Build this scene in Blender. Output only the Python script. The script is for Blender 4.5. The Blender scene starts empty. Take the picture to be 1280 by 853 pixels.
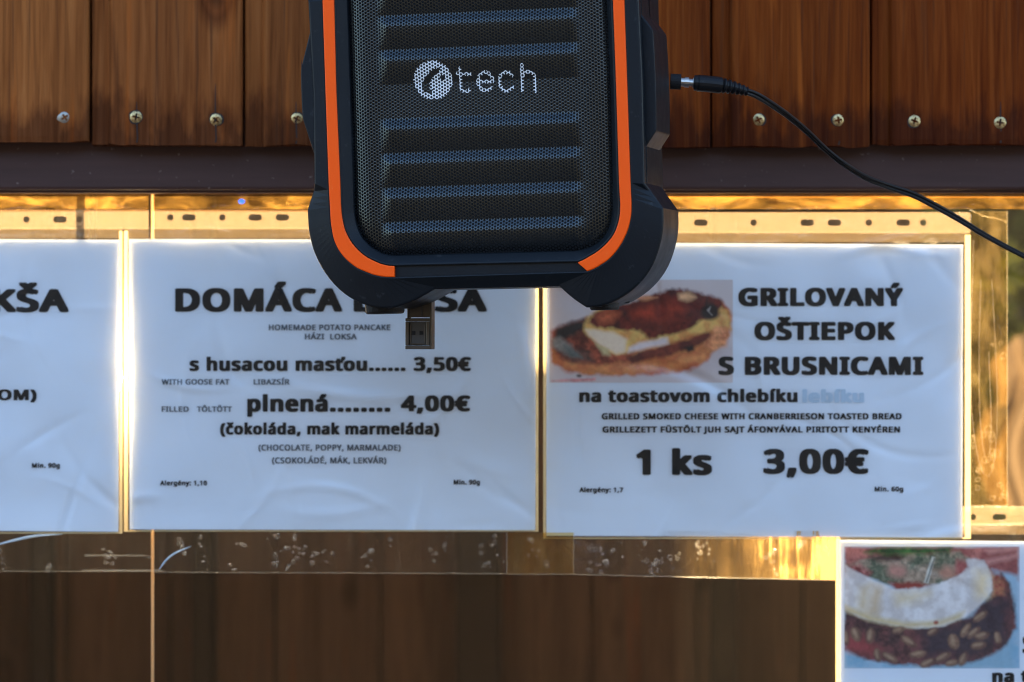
import bpy, bmesh, math, random
import numpy as np
from mathutils import Vector, Matrix, noise
R = math.radians
random.seed(7)
sc = bpy.context.scene
COL = sc.collection

# ---------------------------------------------------------------- camera
Z0 = 1.70            # eye height
D = 3.0              # camera to shop window, metres
S = 0.297 / 508.0    # metres per photograph pixel on the window plane (A4 sheet is 508 px wide)
cam_d = bpy.data.cameras.new('camera')
cam = bpy.data.objects.new('camera', cam_d); COL.objects.link(cam)
cam.location = (0, -D, Z0); cam.rotation_euler = (R(90), 0, 0)
cam_d.sensor_width = 36.0
cam_d.lens = 36.0 * D / (1280 * S)
cam_d.clip_start = 0.05; cam_d.clip_end = 3000
cam_d.dof.use_dof = True
cam_d.dof.focus_distance = D - 0.28
cam_d.dof.aperture_fstop = 10.0
sc.camera = cam

# ---------------------------------------------------------------- sky and sun
SUN_EL, SUN_AZ = 24.0, 3.0       # sun stands behind the stall, low and warm
w = bpy.data.worlds.new('World'); sc.world = w; w.use_nodes = True
nt = w.node_tree
sky = nt.nodes.new('ShaderNodeTexSky'); sky.sky_type = 'NISHITA'; sky.sun_disc = False
sky.sun_elevation = R(SUN_EL); sky.sun_rotation = R(SUN_AZ)
sky.air_density = 1.0; sky.dust_density = 1.2; sky.ozone_density = 1.6
bgn = nt.nodes['Background']; nt.links.new(sky.outputs[0], bgn.inputs[0])
bgn.inputs[1].default_value = 0.15
sd = bpy.data.lights.new('sun', 'SUN'); sun = bpy.data.objects.new('sun', sd); COL.objects.link(sun)
sd.energy = 5.0; sd.angle = R(0.5); sd.color = (1.0, 0.76, 0.44)
sdir = Vector((math.sin(R(SUN_AZ)) * math.cos(R(SUN_EL)), math.cos(R(SUN_AZ)) * math.cos(R(SUN_EL)), math.sin(R(SUN_EL))))
sun.rotation_euler = sdir.to_track_quat('Z', 'Y').to_euler()
sun.location = (0.3, 8, 5)
sc.view_settings.view_transform = 'Standard'; sc.view_settings.look = 'None'
sc.view_settings.exposure = 2.55; sc.view_settings.gamma = 1.0
sc.cycles.filter_width = 1.1; sc.cycles.max_bounces = 10; sc.cycles.transparent_max_bounces = 24

# ---------------------------------------------------------------- helpers
def srgb(r, g, b):
    f = lambda c: (c/255.0)/12.92 if c/255.0 <= 0.04045 else (((c/255.0)+0.055)/1.055)**2.4
    return (f(r), f(g), f(b), 1.0)

def W(px, py, y=0.0):
    """point that the photograph shows at pixel px,py when it stands at depth y"""
    k = (D + y) / D * S
    return Vector(((px - 640) * k, y, Z0 - (py - 426.5) * k))

def tag(o, label=None, cat=None, group=None, kind=None):
    if label: o['label'] = label
    if cat: o['category'] = cat
    if group: o['group'] = group
    if kind: o['kind'] = kind
    return o

def empty(name, loc=(0, 0, 0), label=None, cat=None, group=None):
    o = bpy.data.objects.new(name, None); COL.objects.link(o); o.location = loc
    o.empty_display_size = 0.02
    return tag(o, label, cat, group)

def link(name, me, mat=None, parent=None, smooth=False):
    o = bpy.data.objects.new(name, me); COL.objects.link(o)
    if mat is not None:
        for m in (mat if isinstance(mat, (list, tuple)) else [mat]): me.materials.append(m)
    if smooth: me.polygons.foreach_set('use_smooth', [True] * len(me.polygons))
    if parent is not None:
        o.parent = parent
        # meshes are written in world coordinates unless the parent has its own frame
        if not parent.get('_local'):
            q = parent
            while q.parent is not None: q = q.parent
            if parent.type == 'EMPTY': o.location = -parent.location
    return o

def pyd(name, v, f, mat=None, parent=None, smooth=False):
    me = bpy.data.meshes.new(name); me.from_pydata([tuple(p) for p in v], [], f); me.update()
    return link(name, me, mat, parent, smooth)

def bm_obj(name, bm, mat=None, parent=None, smooth=False):
    bmesh.ops.recalc_face_normals(bm, faces=bm.faces)
    me = bpy.data.meshes.new(name); bm.to_mesh(me); bm.free()
    return link(name, me, mat, parent, smooth)

def add_box(bm, a, b, bev=0.0):
    a, b = Vector(a), Vector(b)
    r = bmesh.ops.create_cube(bm, size=1.0)
    c = (a + b) / 2; d = b - a
    for v in r['verts']: v.co = Vector((c.x + v.co.x*abs(d.x), c.y + v.co.y*abs(d.y), c.z + v.co.z*abs(d.z)))
    if bev > 0:
        es = list({e for v in r['verts'] for e in v.link_edges})
        bmesh.ops.bevel(bm, geom=es, offset=bev, segments=2, affect='EDGES', profile=0.5)

def box(name, a, b, mat, parent=None, bev=0.0):
    bm = bmesh.new(); add_box(bm, a, b, bev); return bm_obj(name, bm, mat, parent)

def catmull(pts, n):
    """n+1 points evenly spaced along a smooth curve through pts"""
    P = [Vector(p) for p in pts]
    if len(P) == 2:
        return [P[0].lerp(P[1], i / n) for i in range(n + 1)]
    Q = [P[0]*2 - P[1]] + P + [P[-1]*2 - P[-2]]
    fine = []
    for i in range(1, len(Q) - 2):
        for k in range(12):
            t = k / 12
            a, b, c, d = Q[i-1], Q[i], Q[i+1], Q[i+2]
            fine.append(0.5*((2*b) + (c-a)*t + (2*a-5*b+4*c-d)*t*t + (3*b-a-3*c+d)*t**3))
    fine.append(P[-1])
    L = [0]
    for i in range(1, len(fine)): L.append(L[-1] + (fine[i]-fine[i-1]).length)
    out = []; j = 0
    for i in range(n + 1):
        s = L[-1] * i / n
        while j < len(L) - 2 and L[j+1] < s: j += 1
        t = (s - L[j]) / max(L[j+1]-L[j], 1e-9)
        out.append(fine[j].lerp(fine[j+1], min(max(t, 0), 1)))
    return out

def tube(bm, pts, r, n=8, caps=True):
    pts = [Vector(p) for p in pts]
    rr = r if isinstance(r, (list, tuple)) else [r]*len(pts)
    rings = []
    up = Vector((0, 0, 1))
    for i, p in enumerate(pts):
        t = (pts[min(i+1, len(pts)-1)] - pts[max(i-1, 0)]).normalized()
        a = t.cross(up if abs(t.dot(up)) < 0.95 else Vector((0, 1, 0))).normalized(); b = t.cross(a)
        rings.append([bm.verts.new(p + (a*math.cos(2*math.pi*k/n) + b*math.sin(2*math.pi*k/n))*rr[i]) for k in range(n)])
    for i in range(len(rings)-1):
        for k in range(n):
            bm.faces.new((rings[i][k], rings[i][(k+1) % n], rings[i+1][(k+1) % n], rings[i+1][k]))
    if caps:
        bm.faces.new(rings[0]); bm.faces.new(rings[-1])

# ---------------------------------------------------------------- materials
def mat(name, col=(0.5, 0.5, 0.5, 1), rough=0.5, metal=0.0, spec=0.5):
    m = bpy.data.materials.new(name); m.use_nodes = True
    b = m.node_tree.nodes['Principled BSDF']
    b.inputs['Base Color'].default_value = col; b.inputs['Roughness'].default_value = rough
    b.inputs['Metallic'].default_value = metal; b.inputs['Specular IOR Level'].default_value = spec
    return m
def N(m, t, **kw):
    n = m.node_tree.nodes.new(t)
    for k, v in kw.items(): setattr(n, k, v)
    return n
def L(m, a, b): m.node_tree.links.new(a, b)
def P(m): return m.node_tree.nodes['Principled BSDF']
def ramp(m, fac, stops):
    r = N(m, 'ShaderNodeValToRGB'); e = r.color_ramp.elements
    e[0].position, e[0].color = stops[0]; e[1].position, e[1].color = stops[-1]
    for p, c in stops[1:-1]:
        x = e.new(p); x.color = c
    L(m, fac, r.inputs[0]); return r.outputs[0]
def coords(m, scale=(1, 1, 1), kind='Object', loc=(0, 0, 0)):
    tc = N(m, 'ShaderNodeTexCoord'); mp = N(m, 'ShaderNodeMapping')
    mp.inputs['Scale'].default_value = scale; mp.inputs['Location'].default_value = loc
    L(m, tc.outputs[kind], mp.inputs[0]); return mp.outputs[0]
def noise_n(m, vec, scale=5, detail=4, rough=0.5, dist=0.0):
    n = N(m, 'ShaderNodeTexNoise'); n.inputs['Scale'].default_value = scale; n.inputs['Detail'].default_value = detail
    n.inputs['Roughness'].default_value = rough; n.inputs['Distortion'].default_value = dist
    if vec is not None: L(m, vec, n.inputs['Vector'])
    return n.outputs[0]
def bump(m, h, strength=0.3, dist=0.001):
    b = N(m, 'ShaderNodeBump'); b.inputs['Strength'].default_value = strength; b.inputs['Distance'].default_value = dist
    L(m, h, b.inputs['Height']); L(m, b.outputs[0], P(m).inputs['Normal']); return b
def mathn(m, op, a, b=None, clamp=False):
    n = N(m, 'ShaderNodeMath', operation=op, use_clamp=clamp)
    for i, x in enumerate((a, b)):
        if x is None: continue
        if isinstance(x, (int, float)): n.inputs[i].default_value = x
        else: L(m, x, n.inputs[i])
    return n.outputs[0]
def mixc(m, fac, a, b, mode='MIX'):
    n = N(m, 'ShaderNodeMix', data_type='RGBA', blend_type=mode)
    for i, x in ((0, fac), (6, a), (7, b)):
        if isinstance(x, (int, float)): n.inputs[i].default_value = x
        elif isinstance(x, tuple): n.inputs[i].default_value = x
        else: L(m, x, n.inputs[i])
    return n.outputs[2]

def wood(name, dark, mid, light, per_object=True, rough=0.72):
    m = mat(name, rough=rough, spec=0.10)
    tc = N(m, 'ShaderNodeTexCoord'); oi = N(m, 'ShaderNodeObjectInfo')
    # every plank starts somewhere else in the grain
    off = N(m, 'ShaderNodeVectorMath', operation='SCALE'); off.inputs['Scale'].default_value = 37.0
    cmb = N(m, 'ShaderNodeCombineXYZ'); L(m, oi.outputs['Random'], cmb.inputs[0]); L(m, oi.outputs['Random'], cmb.inputs[2])
    L(m, cmb.outputs[0], off.inputs[0])
    add = N(m, 'ShaderNodeVectorMath', operation='ADD'); L(m, tc.outputs['Object'], add.inputs[0]); L(m, off.outputs[0], add.inputs[1])
    mp = N(m, 'ShaderNodeMapping'); mp.inputs['Scale'].default_value = (60, 20, 2.2); L(m, add.outputs[0], mp.inputs[0])
    g1 = noise_n(m, mp.outputs[0], 3.2, 7, 0.62, 0.7)
    mp2 = N(m, 'ShaderNodeMapping'); mp2.inputs['Scale'].default_value = (16, 5, 1.2); L(m, add.outputs[0], mp2.inputs[0])
    g2 = noise_n(m, mp2.outputs[0], 1.0, 4, 0.55, 0.6)
    c = ramp(m, g1, [(0.30, dark), (0.50, mid), (0.72, light)])
    c2 = ramp(m, g2, [(0.25, (0.66, 0.62, 0.60, 1)), (0.62, (1.1, 1.08, 1.05, 1))])
    col = mixc(m, 1.0, c, c2, 'MULTIPLY')
    # knots
    vo = N(m, 'ShaderNodeTexVoronoi'); vo.inputs['Scale'].default_value = 1.0
    mp3 = N(m, 'ShaderNodeMapping'); mp3.inputs['Scale'].default_value = (11, 0.1, 5.5); L(m, add.outputs[0], mp3.inputs[0])
    L(m, mp3.outputs[0], vo.inputs['Vector'])
    kd = vo.outputs['Distance']
    kn = ramp(m, kd, [(0.05, (0.10, 0.08, 0.08, 1)), (0.10, (0.55, 0.42, 0.36, 1)), (0.13, (0.32, 0.22, 0.18, 1)), (0.20, (1, 1, 1, 1))])
    col = mixc(m, 0.8, col, kn, 'MULTIPLY')
    # fresh orange streaks and dark pores
    mp4 = N(m, 'ShaderNodeMapping'); mp4.inputs['Scale'].default_value = (70, 10, 3.0); mp4.inputs['Location'].default_value = (5, 2, 9); L(m, add.outputs[0], mp4.inputs[0])
    g4 = noise_n(m, mp4.outputs[0], 1.0, 5, 0.6, 0.4)
    col = mixc(m, ramp(m, g4, [(0.60, (0, 0, 0, 1)), (0.74, (0.75, 0.75, 0.75, 1))]), col, (0.42, 0.105, 0.012, 1))
    mp5 = N(m, 'ShaderNodeMapping'); mp5.inputs['Scale'].default_value = (330, 40, 7); L(m, add.outputs[0], mp5.inputs[0])
    g5 = noise_n(m, mp5.outputs[0], 1.0, 3, 0.6)
    col = mixc(m, ramp(m, g5, [(0.30, (0.55, 0.55, 0.55, 1)), (0.45, (0, 0, 0, 1))]), col, (0.05, 0.018, 0.008, 1))
    # board to board difference
    vr = ramp(m, oi.outputs['Random'], [(0.0, (0.92, 0.84, 0.80, 1)), (0.5, (1.02, 0.96, 0.9, 1)), (1.0, (1.12, 1.1, 1.1, 1))])
    col = mixc(m, 1.0, col, vr, 'MULTIPLY')
    # grime creeping up the sawn lower end
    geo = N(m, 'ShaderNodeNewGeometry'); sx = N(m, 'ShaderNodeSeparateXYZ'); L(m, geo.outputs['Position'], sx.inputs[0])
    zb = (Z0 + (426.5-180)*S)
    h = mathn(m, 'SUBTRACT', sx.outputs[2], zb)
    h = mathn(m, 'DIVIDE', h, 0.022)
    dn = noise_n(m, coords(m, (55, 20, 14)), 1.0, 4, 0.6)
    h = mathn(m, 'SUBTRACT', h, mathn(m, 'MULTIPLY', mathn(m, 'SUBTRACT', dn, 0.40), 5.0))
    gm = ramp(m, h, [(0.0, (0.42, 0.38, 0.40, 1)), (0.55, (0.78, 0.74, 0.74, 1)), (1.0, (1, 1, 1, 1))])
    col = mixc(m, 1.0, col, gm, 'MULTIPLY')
    L(m, col, P(m).inputs['Base Color'])
    rr = ramp(m, g1, [(0.3, (rough+0.15,)*3+(1,)), (0.7, (rough-0.12,)*3+(1,))]); L(m, rr, P(m).inputs['Roughness'])
    bump(m, mathn(m, 'ADD', g1, mathn(m, 'MULTIPLY', g5, 0.6)), 0.8, 0.0014)
    return m

M = {}
M['plank'] = wood('stained_plank', (0.16, 0.050, 0.012, 1), (0.25, 0.082, 0.019, 1), (0.32, 0.118, 0.031, 1))
M['plank_r'] = wood('stained_plank_warm', (0.085, 0.015, 0.0012, 1), (0.155, 0.032, 0.002, 1), (0.22, 0.055, 0.005, 1))
M['inner_wood'] = wood('inner_wood', (0.19, 0.14, 0.105, 1), (0.24, 0.175, 0.13, 1), (0.28, 0.20, 0.15, 1))

m = M['beam'] = mat('painted_beam', rough=0.55, spec=0.3)
n1 = noise_n(m, coords(m, (6, 20, 60)), 1.5, 5, 0.6)
c = ramp(m, n1, [(0.3, (0.044, 0.019, 0.015, 1)), (0.7, (0.062, 0.028, 0.022, 1))])
n2 = noise_n(m, coords(m, (60, 60, 60)), 4, 2)
c = mixc(m, ramp(m, n2, [(0.70, (0, 0, 0, 1)), (0.78, (1, 1, 1, 1))]), c, (0.16, 0.12, 0.11, 1))
L(m, c, P(m).inputs['Base Color']); bump(m, n1, 0.3, 0.0006)

def plastic(name, col, rough, fine=900, st=0.25):
    m = mat(name, col, rough, spec=0.20)
    bump(m, noise_n(m, coords(m), fine, 2), st, 0.00015)
    n = noise_n(m, coords(m), 35, 5, 0.65)
    L(m, ramp(m, n, [(0.3, (rough-0.06,)*3+(1,)), (0.7, (rough+0.10,)*3+(1,))]), P(m).inputs['Roughness'])
    d = noise_n(m, coords(m, loc=(3, 1, 2)), 140, 3, 0.7)
    dm = ramp(m, d, [(0.63, (0, 0, 0, 1)), (0.76, (0.6, 0.6, 0.6, 1))])
    L(m, mixc(m, dm, col, tuple(min(1, c*1.6+0.03) for c in col[:3])+(1,)), P(m).inputs['Base Color'])
    return m
M['case'] = plastic('case_plastic', (0.0045, 0.007, 0.010, 1), 0.42)
M['guard'] = M['case']
M['rubber'] = plastic('black_rubber', (0.012, 0.012, 0.013, 1), 0.62)
M['orange'] = plastic('orange_strip', (0.98, 0.096, 0.002, 1), 0.42, st=0.1)
M['mesh_black'] = mat('black_steel_mesh', (0.062, 0.070, 0.072, 1), 0.22, 1.0)
M['mesh_white'] = mat('white_print_on_mesh', (0.74, 0.76, 0.77, 1), 0.5)
M['void'] = mat('dark_foam', (0.004, 0.004, 0.005, 1), 0.9)
m = M['brass'] = mat('brass_screw', (0.62, 0.50, 0.30, 1), 0.42, 0.9)
nn = noise_n(m, coords(m), 700, 3); L(m, ramp(m, nn, [(0.38, (0.30, 0.18, 0.07, 1)), (0.62, (0.66, 0.50, 0.24, 1))]), P(m).inputs['Base Color'])
M['crush'] = mat('crushed_wood', (0.02, 0.012, 0.008, 1), 0.8)
m = M['zinc'] = mat('zinc_screw', (0.34, 0.31, 0.26, 1), 0.4, 0.85)
M['steel'] = mat('nickel_plug', (0.40, 0.38, 0.35, 1), 0.30, 1.0)
M['cable'] = plastic('cable_sheath', (0.006, 0.006, 0.007, 1), 0.34)
m = M['usb_metal'] = mat('usb_metal', (0.075, 0.068, 0.060, 1), 0.36, 0.9)
bump(m, noise_n(m, coords(m, (600, 600, 20)), 2, 3), 0.2, 0.0002)
M['usb_dark'] = mat('usb_dark', (0.03, 0.028, 0.027, 1), 0.5)

# printed paper: cool white office paper
PAPER = (0.79, 0.86, 0.925)
m = M['paper'] = mat('office_paper', PAPER + (1,), 0.7, spec=0.2)
nn = noise_n(m, coords(m, (7, 7, 7)), 1.0, 3, 0.5)
L(m, ramp(m, nn, [(0.3, tuple(c*0.94 for c in PAPER)+(1,)), (0.7, tuple(min(1, c*1.05) for c in PAPER)+(1,))]), P(m).inputs['Base Color'])
M['ink'] = mat('black_ink', (0.008, 0.012, 0.015, 1), 0.6, spec=0.15)
M['ink_grey'] = mat('grey_ink', (0.10, 0.125, 0.15, 1), 0.6, spec=0.2)
M['ink_ghost'] = mat('pale_blue_print', (0.52, 0.66, 0.77, 1), 0.6, spec=0.2)
m = M['photo'] = mat('photo_print', (0.5, 0.5, 0.5, 1), 0.45, spec=0.3)
at = N(m, 'ShaderNodeAttribute', attribute_name='print_colour'); L(m, at.outputs[0], P(m).inputs['Base Color'])

def film(name, haze=0.03, haze_col=(1, 0.95, 0.85, 1), gloss=0.10, rough=0.08, tint=(1, 1, 1, 1), bump_s=0.5, bump_scale=(12, 12, 12), trans=0.8, detail=4, ref=0.6):
    """clear plastic: see-through, a little glossy, a little cloudy (haze scatters light coming through)"""
    m = bpy.data.materials.new(name); m.use_nodes = True; t = m.node_tree
    t.nodes.remove(t.nodes['Principled BSDF']); out = t.nodes['Material Output']
    tr = N(m, 'ShaderNodeBsdfTransparent'); tr.inputs[0].default_value = tint
    gl = N(m, 'ShaderNodeBsdfGlossy'); gl.inputs['Roughness'].default_value = rough
    df = N(m, 'ShaderNodeBsdfDiffuse'); df.inputs[0].default_value = haze_col
    tl = N(m, 'ShaderNodeBsdfTranslucent'); tl.inputs[0].default_value = haze_col
    hz = N(m, 'ShaderNodeMixShader'); hz.inputs[0].default_value = trans; L(m, df.outputs[0], hz.inputs[1]); L(m, tl.outputs[0], hz.inputs[2])
    h = noise_n(m, coords(m, bump_scale), 1.0, detail, 0.55, 0.8)
    b = N(m, 'ShaderNodeBump'); b.inputs['Strength'].default_value = bump_s; b.inputs['Distance'].default_value = 0.004
    L(m, h, b.inputs['Height']); L(m, b.outputs[0], gl.inputs['Normal'])
    fr = N(m, 'ShaderNodeFresnel'); fr.inputs[0].default_value = 1.45; L(m, b.outputs[0], fr.inputs['Normal'])
    f = mathn(m, 'MULTIPLY', fr.outputs[0], ref); f = mathn(m, 'ADD', f, gloss*0.1, clamp=True)
    m1 = N(m, 'ShaderNodeMixShader'); m1.name = 'haze_mix'
    m1.inputs[0].default_value = haze; L(m, tr.outputs[0], m1.inputs[1]); L(m, hz.outputs[0], m1.inputs[2])
    m2 = N(m, 'ShaderNodeMixShader'); L(m, f, m2.inputs[0]); L(m, m1.outputs[0], m2.inputs[1]); L(m, gl.outputs[0], m2.inputs[2])
    L(m, m2.outputs[0], out.inputs[0])
    return m
def haze_from(m, sock): L(m, sock, m.node_tree.nodes['haze_mix'].inputs[0])

M['glass'] = film('window_glass', haze=0.0012, rough=0.02, bump_s=0.02, gloss=0.02, ref=0.45, tint=(0.97, 0.95, 0.92, 1))
m = M['sleeve'] = film('sleeve_film', haze=0.006, gloss=0.04, rough=0.20, bump_s=0.35, bump_scale=(14, 14, 22), ref=0.75)
M['seam'] = film('sleeve_weld', haze=0.42, haze_col=(1.0, 0.80, 0.44, 1), rough=0.2, bump_s=0.3, trans=0.75, bump_scale=(60, 60, 60))
M['margin'] = film('sleeve_margin', haze=0.035, haze_col=(0.9, 0.62, 0.26, 1), rough=0.25, bump_s=0.4, bump_scale=(30, 30, 90), trans=0.8)
m = M['strip'] = film('punched_strip_film', haze=0.080, haze_col=(1.0, 0.74, 0.42, 1), rough=0.3, bump_s=0.3, trans=0.86, bump_scale=(25, 25, 60))
m = M['sticky'] = film('adhesive_film', haze=0.05, haze_col=(1, 0.9, 0.7, 1), rough=0.18, bump_s=0.25, bump_scale=(40, 40, 40), ref=0.35, gloss=0.02)
st = noise_n(m, coords(m, (150, 10, 9)), 1.0, 4, 0.6)
haze_from(m, ramp(m, st, [(0.35, (0.002,)*3+(1,)), (0.6, (0.006,)*3+(1,)), (0.80, (0.05,)*3+(1,))]))
m = M['gold'] = film('scratched_amber_film', haze=0.05, haze_col=(1, 0.62, 0.20, 1), rough=0.18, bump_s=0.6, bump_scale=(40, 40, 40), ref=0.6, trans=0.85)  # haze grows to the right, painting the gold glow into the film
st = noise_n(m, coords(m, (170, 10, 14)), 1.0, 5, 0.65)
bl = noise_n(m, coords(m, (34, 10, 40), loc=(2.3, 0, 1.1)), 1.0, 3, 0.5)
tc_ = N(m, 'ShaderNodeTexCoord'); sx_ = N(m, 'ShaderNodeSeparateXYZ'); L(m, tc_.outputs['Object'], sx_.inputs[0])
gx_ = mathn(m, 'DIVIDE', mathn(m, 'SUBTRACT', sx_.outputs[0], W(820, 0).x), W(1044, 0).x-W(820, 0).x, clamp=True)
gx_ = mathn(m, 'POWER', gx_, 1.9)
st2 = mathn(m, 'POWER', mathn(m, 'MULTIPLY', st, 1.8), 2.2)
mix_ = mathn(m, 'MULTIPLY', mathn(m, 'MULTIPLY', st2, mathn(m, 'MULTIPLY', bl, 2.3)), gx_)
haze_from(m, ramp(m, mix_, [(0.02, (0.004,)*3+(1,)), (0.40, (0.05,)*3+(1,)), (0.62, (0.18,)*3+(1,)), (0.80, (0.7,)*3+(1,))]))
m = M['tape'] = film('clear_tape', haze=0.06, tint=(0.98, 0.86, 0.58, 1), haze_col=(1, 0.80, 0.45, 1), rough=0.15, bump_s=0.7, bump_scale=(70, 70, 20), ref=1.0)
st = noise_n(m, coords(m, (90, 10, 30)), 1.0, 5, 0.6)
haze_from(m, ramp(m, st, [(0.40, (0.004,)*3+(1,)), (0.75, (0.05,)*3+(1,))]))
m = M['amber'] = film('brown_packing_tape', haze=0.5, haze_col=(0.95, 0.68, 0.26, 1), rough=0.15, bump_s=0.6, bump_scale=(18, 18, 90), tint=(0.85, 0.66, 0.36, 1), trans=0.9)
st = noise_n(m, coords(m, (22, 10, 60)), 1.0, 5, 0.65, 1.0)
haze_from(m, ramp(m, st, [(0.36, (0.008,)*3+(1,)), (0.52, (0.05,)*3+(1,)), (0.66, (0.16,)*3+(1,))]))
M['bubble'] = film('air_bubble_rim', haze=0.06, haze_col=(1, 0.92, 0.72, 1), rough=0.12, bump_s=0.2, bump_scale=(200, 200, 200), ref=0.3)
M['pane_edge'] = film('pane_edge', haze=0.75, haze_col=(0.80, 0.52, 0.26, 1), rough=0.3, bump_s=0.1, trans=0.6)
M['fold'] = film('folded_tape_edge', haze=0.10, haze_col=(1, 0.62, 0.2, 1), rough=0.25, bump_s=0.3, bump_scale=(30, 30, 90), trans=0.9)
M['edge_line'] = film('film_edge', haze=0.08, haze_col=(1, 0.9, 0.66, 1), rough=0.25, bump_s=0.1, trans=0.6)

# ---------------------------------------------------------------- ground
def ground():
    m = mat('paving', rough=0.85)
    br = N(m, 'ShaderNodeTexBrick'); br.inputs['Scale'].default_value = 2.5
    br.inputs['Color1'].default_value = (0.036, 0.036, 0.036, 1); br.inputs['Color2'].default_value = (0.05, 0.049, 0.048, 1)
    br.inputs['Mortar'].default_value = (0.06, 0.055, 0.05, 1); br.inputs['Mortar Size'].default_value = 0.01
    L(m, coords(m), br.inputs['Vector'])
    c = mixc(m, 0.5, br.outputs[0], ramp(m, noise_n(m, coords(m), 3, 6), [(0.3, (0.032, 0.031, 0.031, 1)), (0.7, (0.055, 0.054, 0.052, 1))]))
    L(m, c, P(m).inputs['Base Color'])
    o = pyd('ground', [(-900, -900, 0), (900, -900, 0), (900, 900, 0), (-900, 900, 0)], [(0, 1, 2, 3)], m)
    tag(o, kind='structure')
ground()

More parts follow.
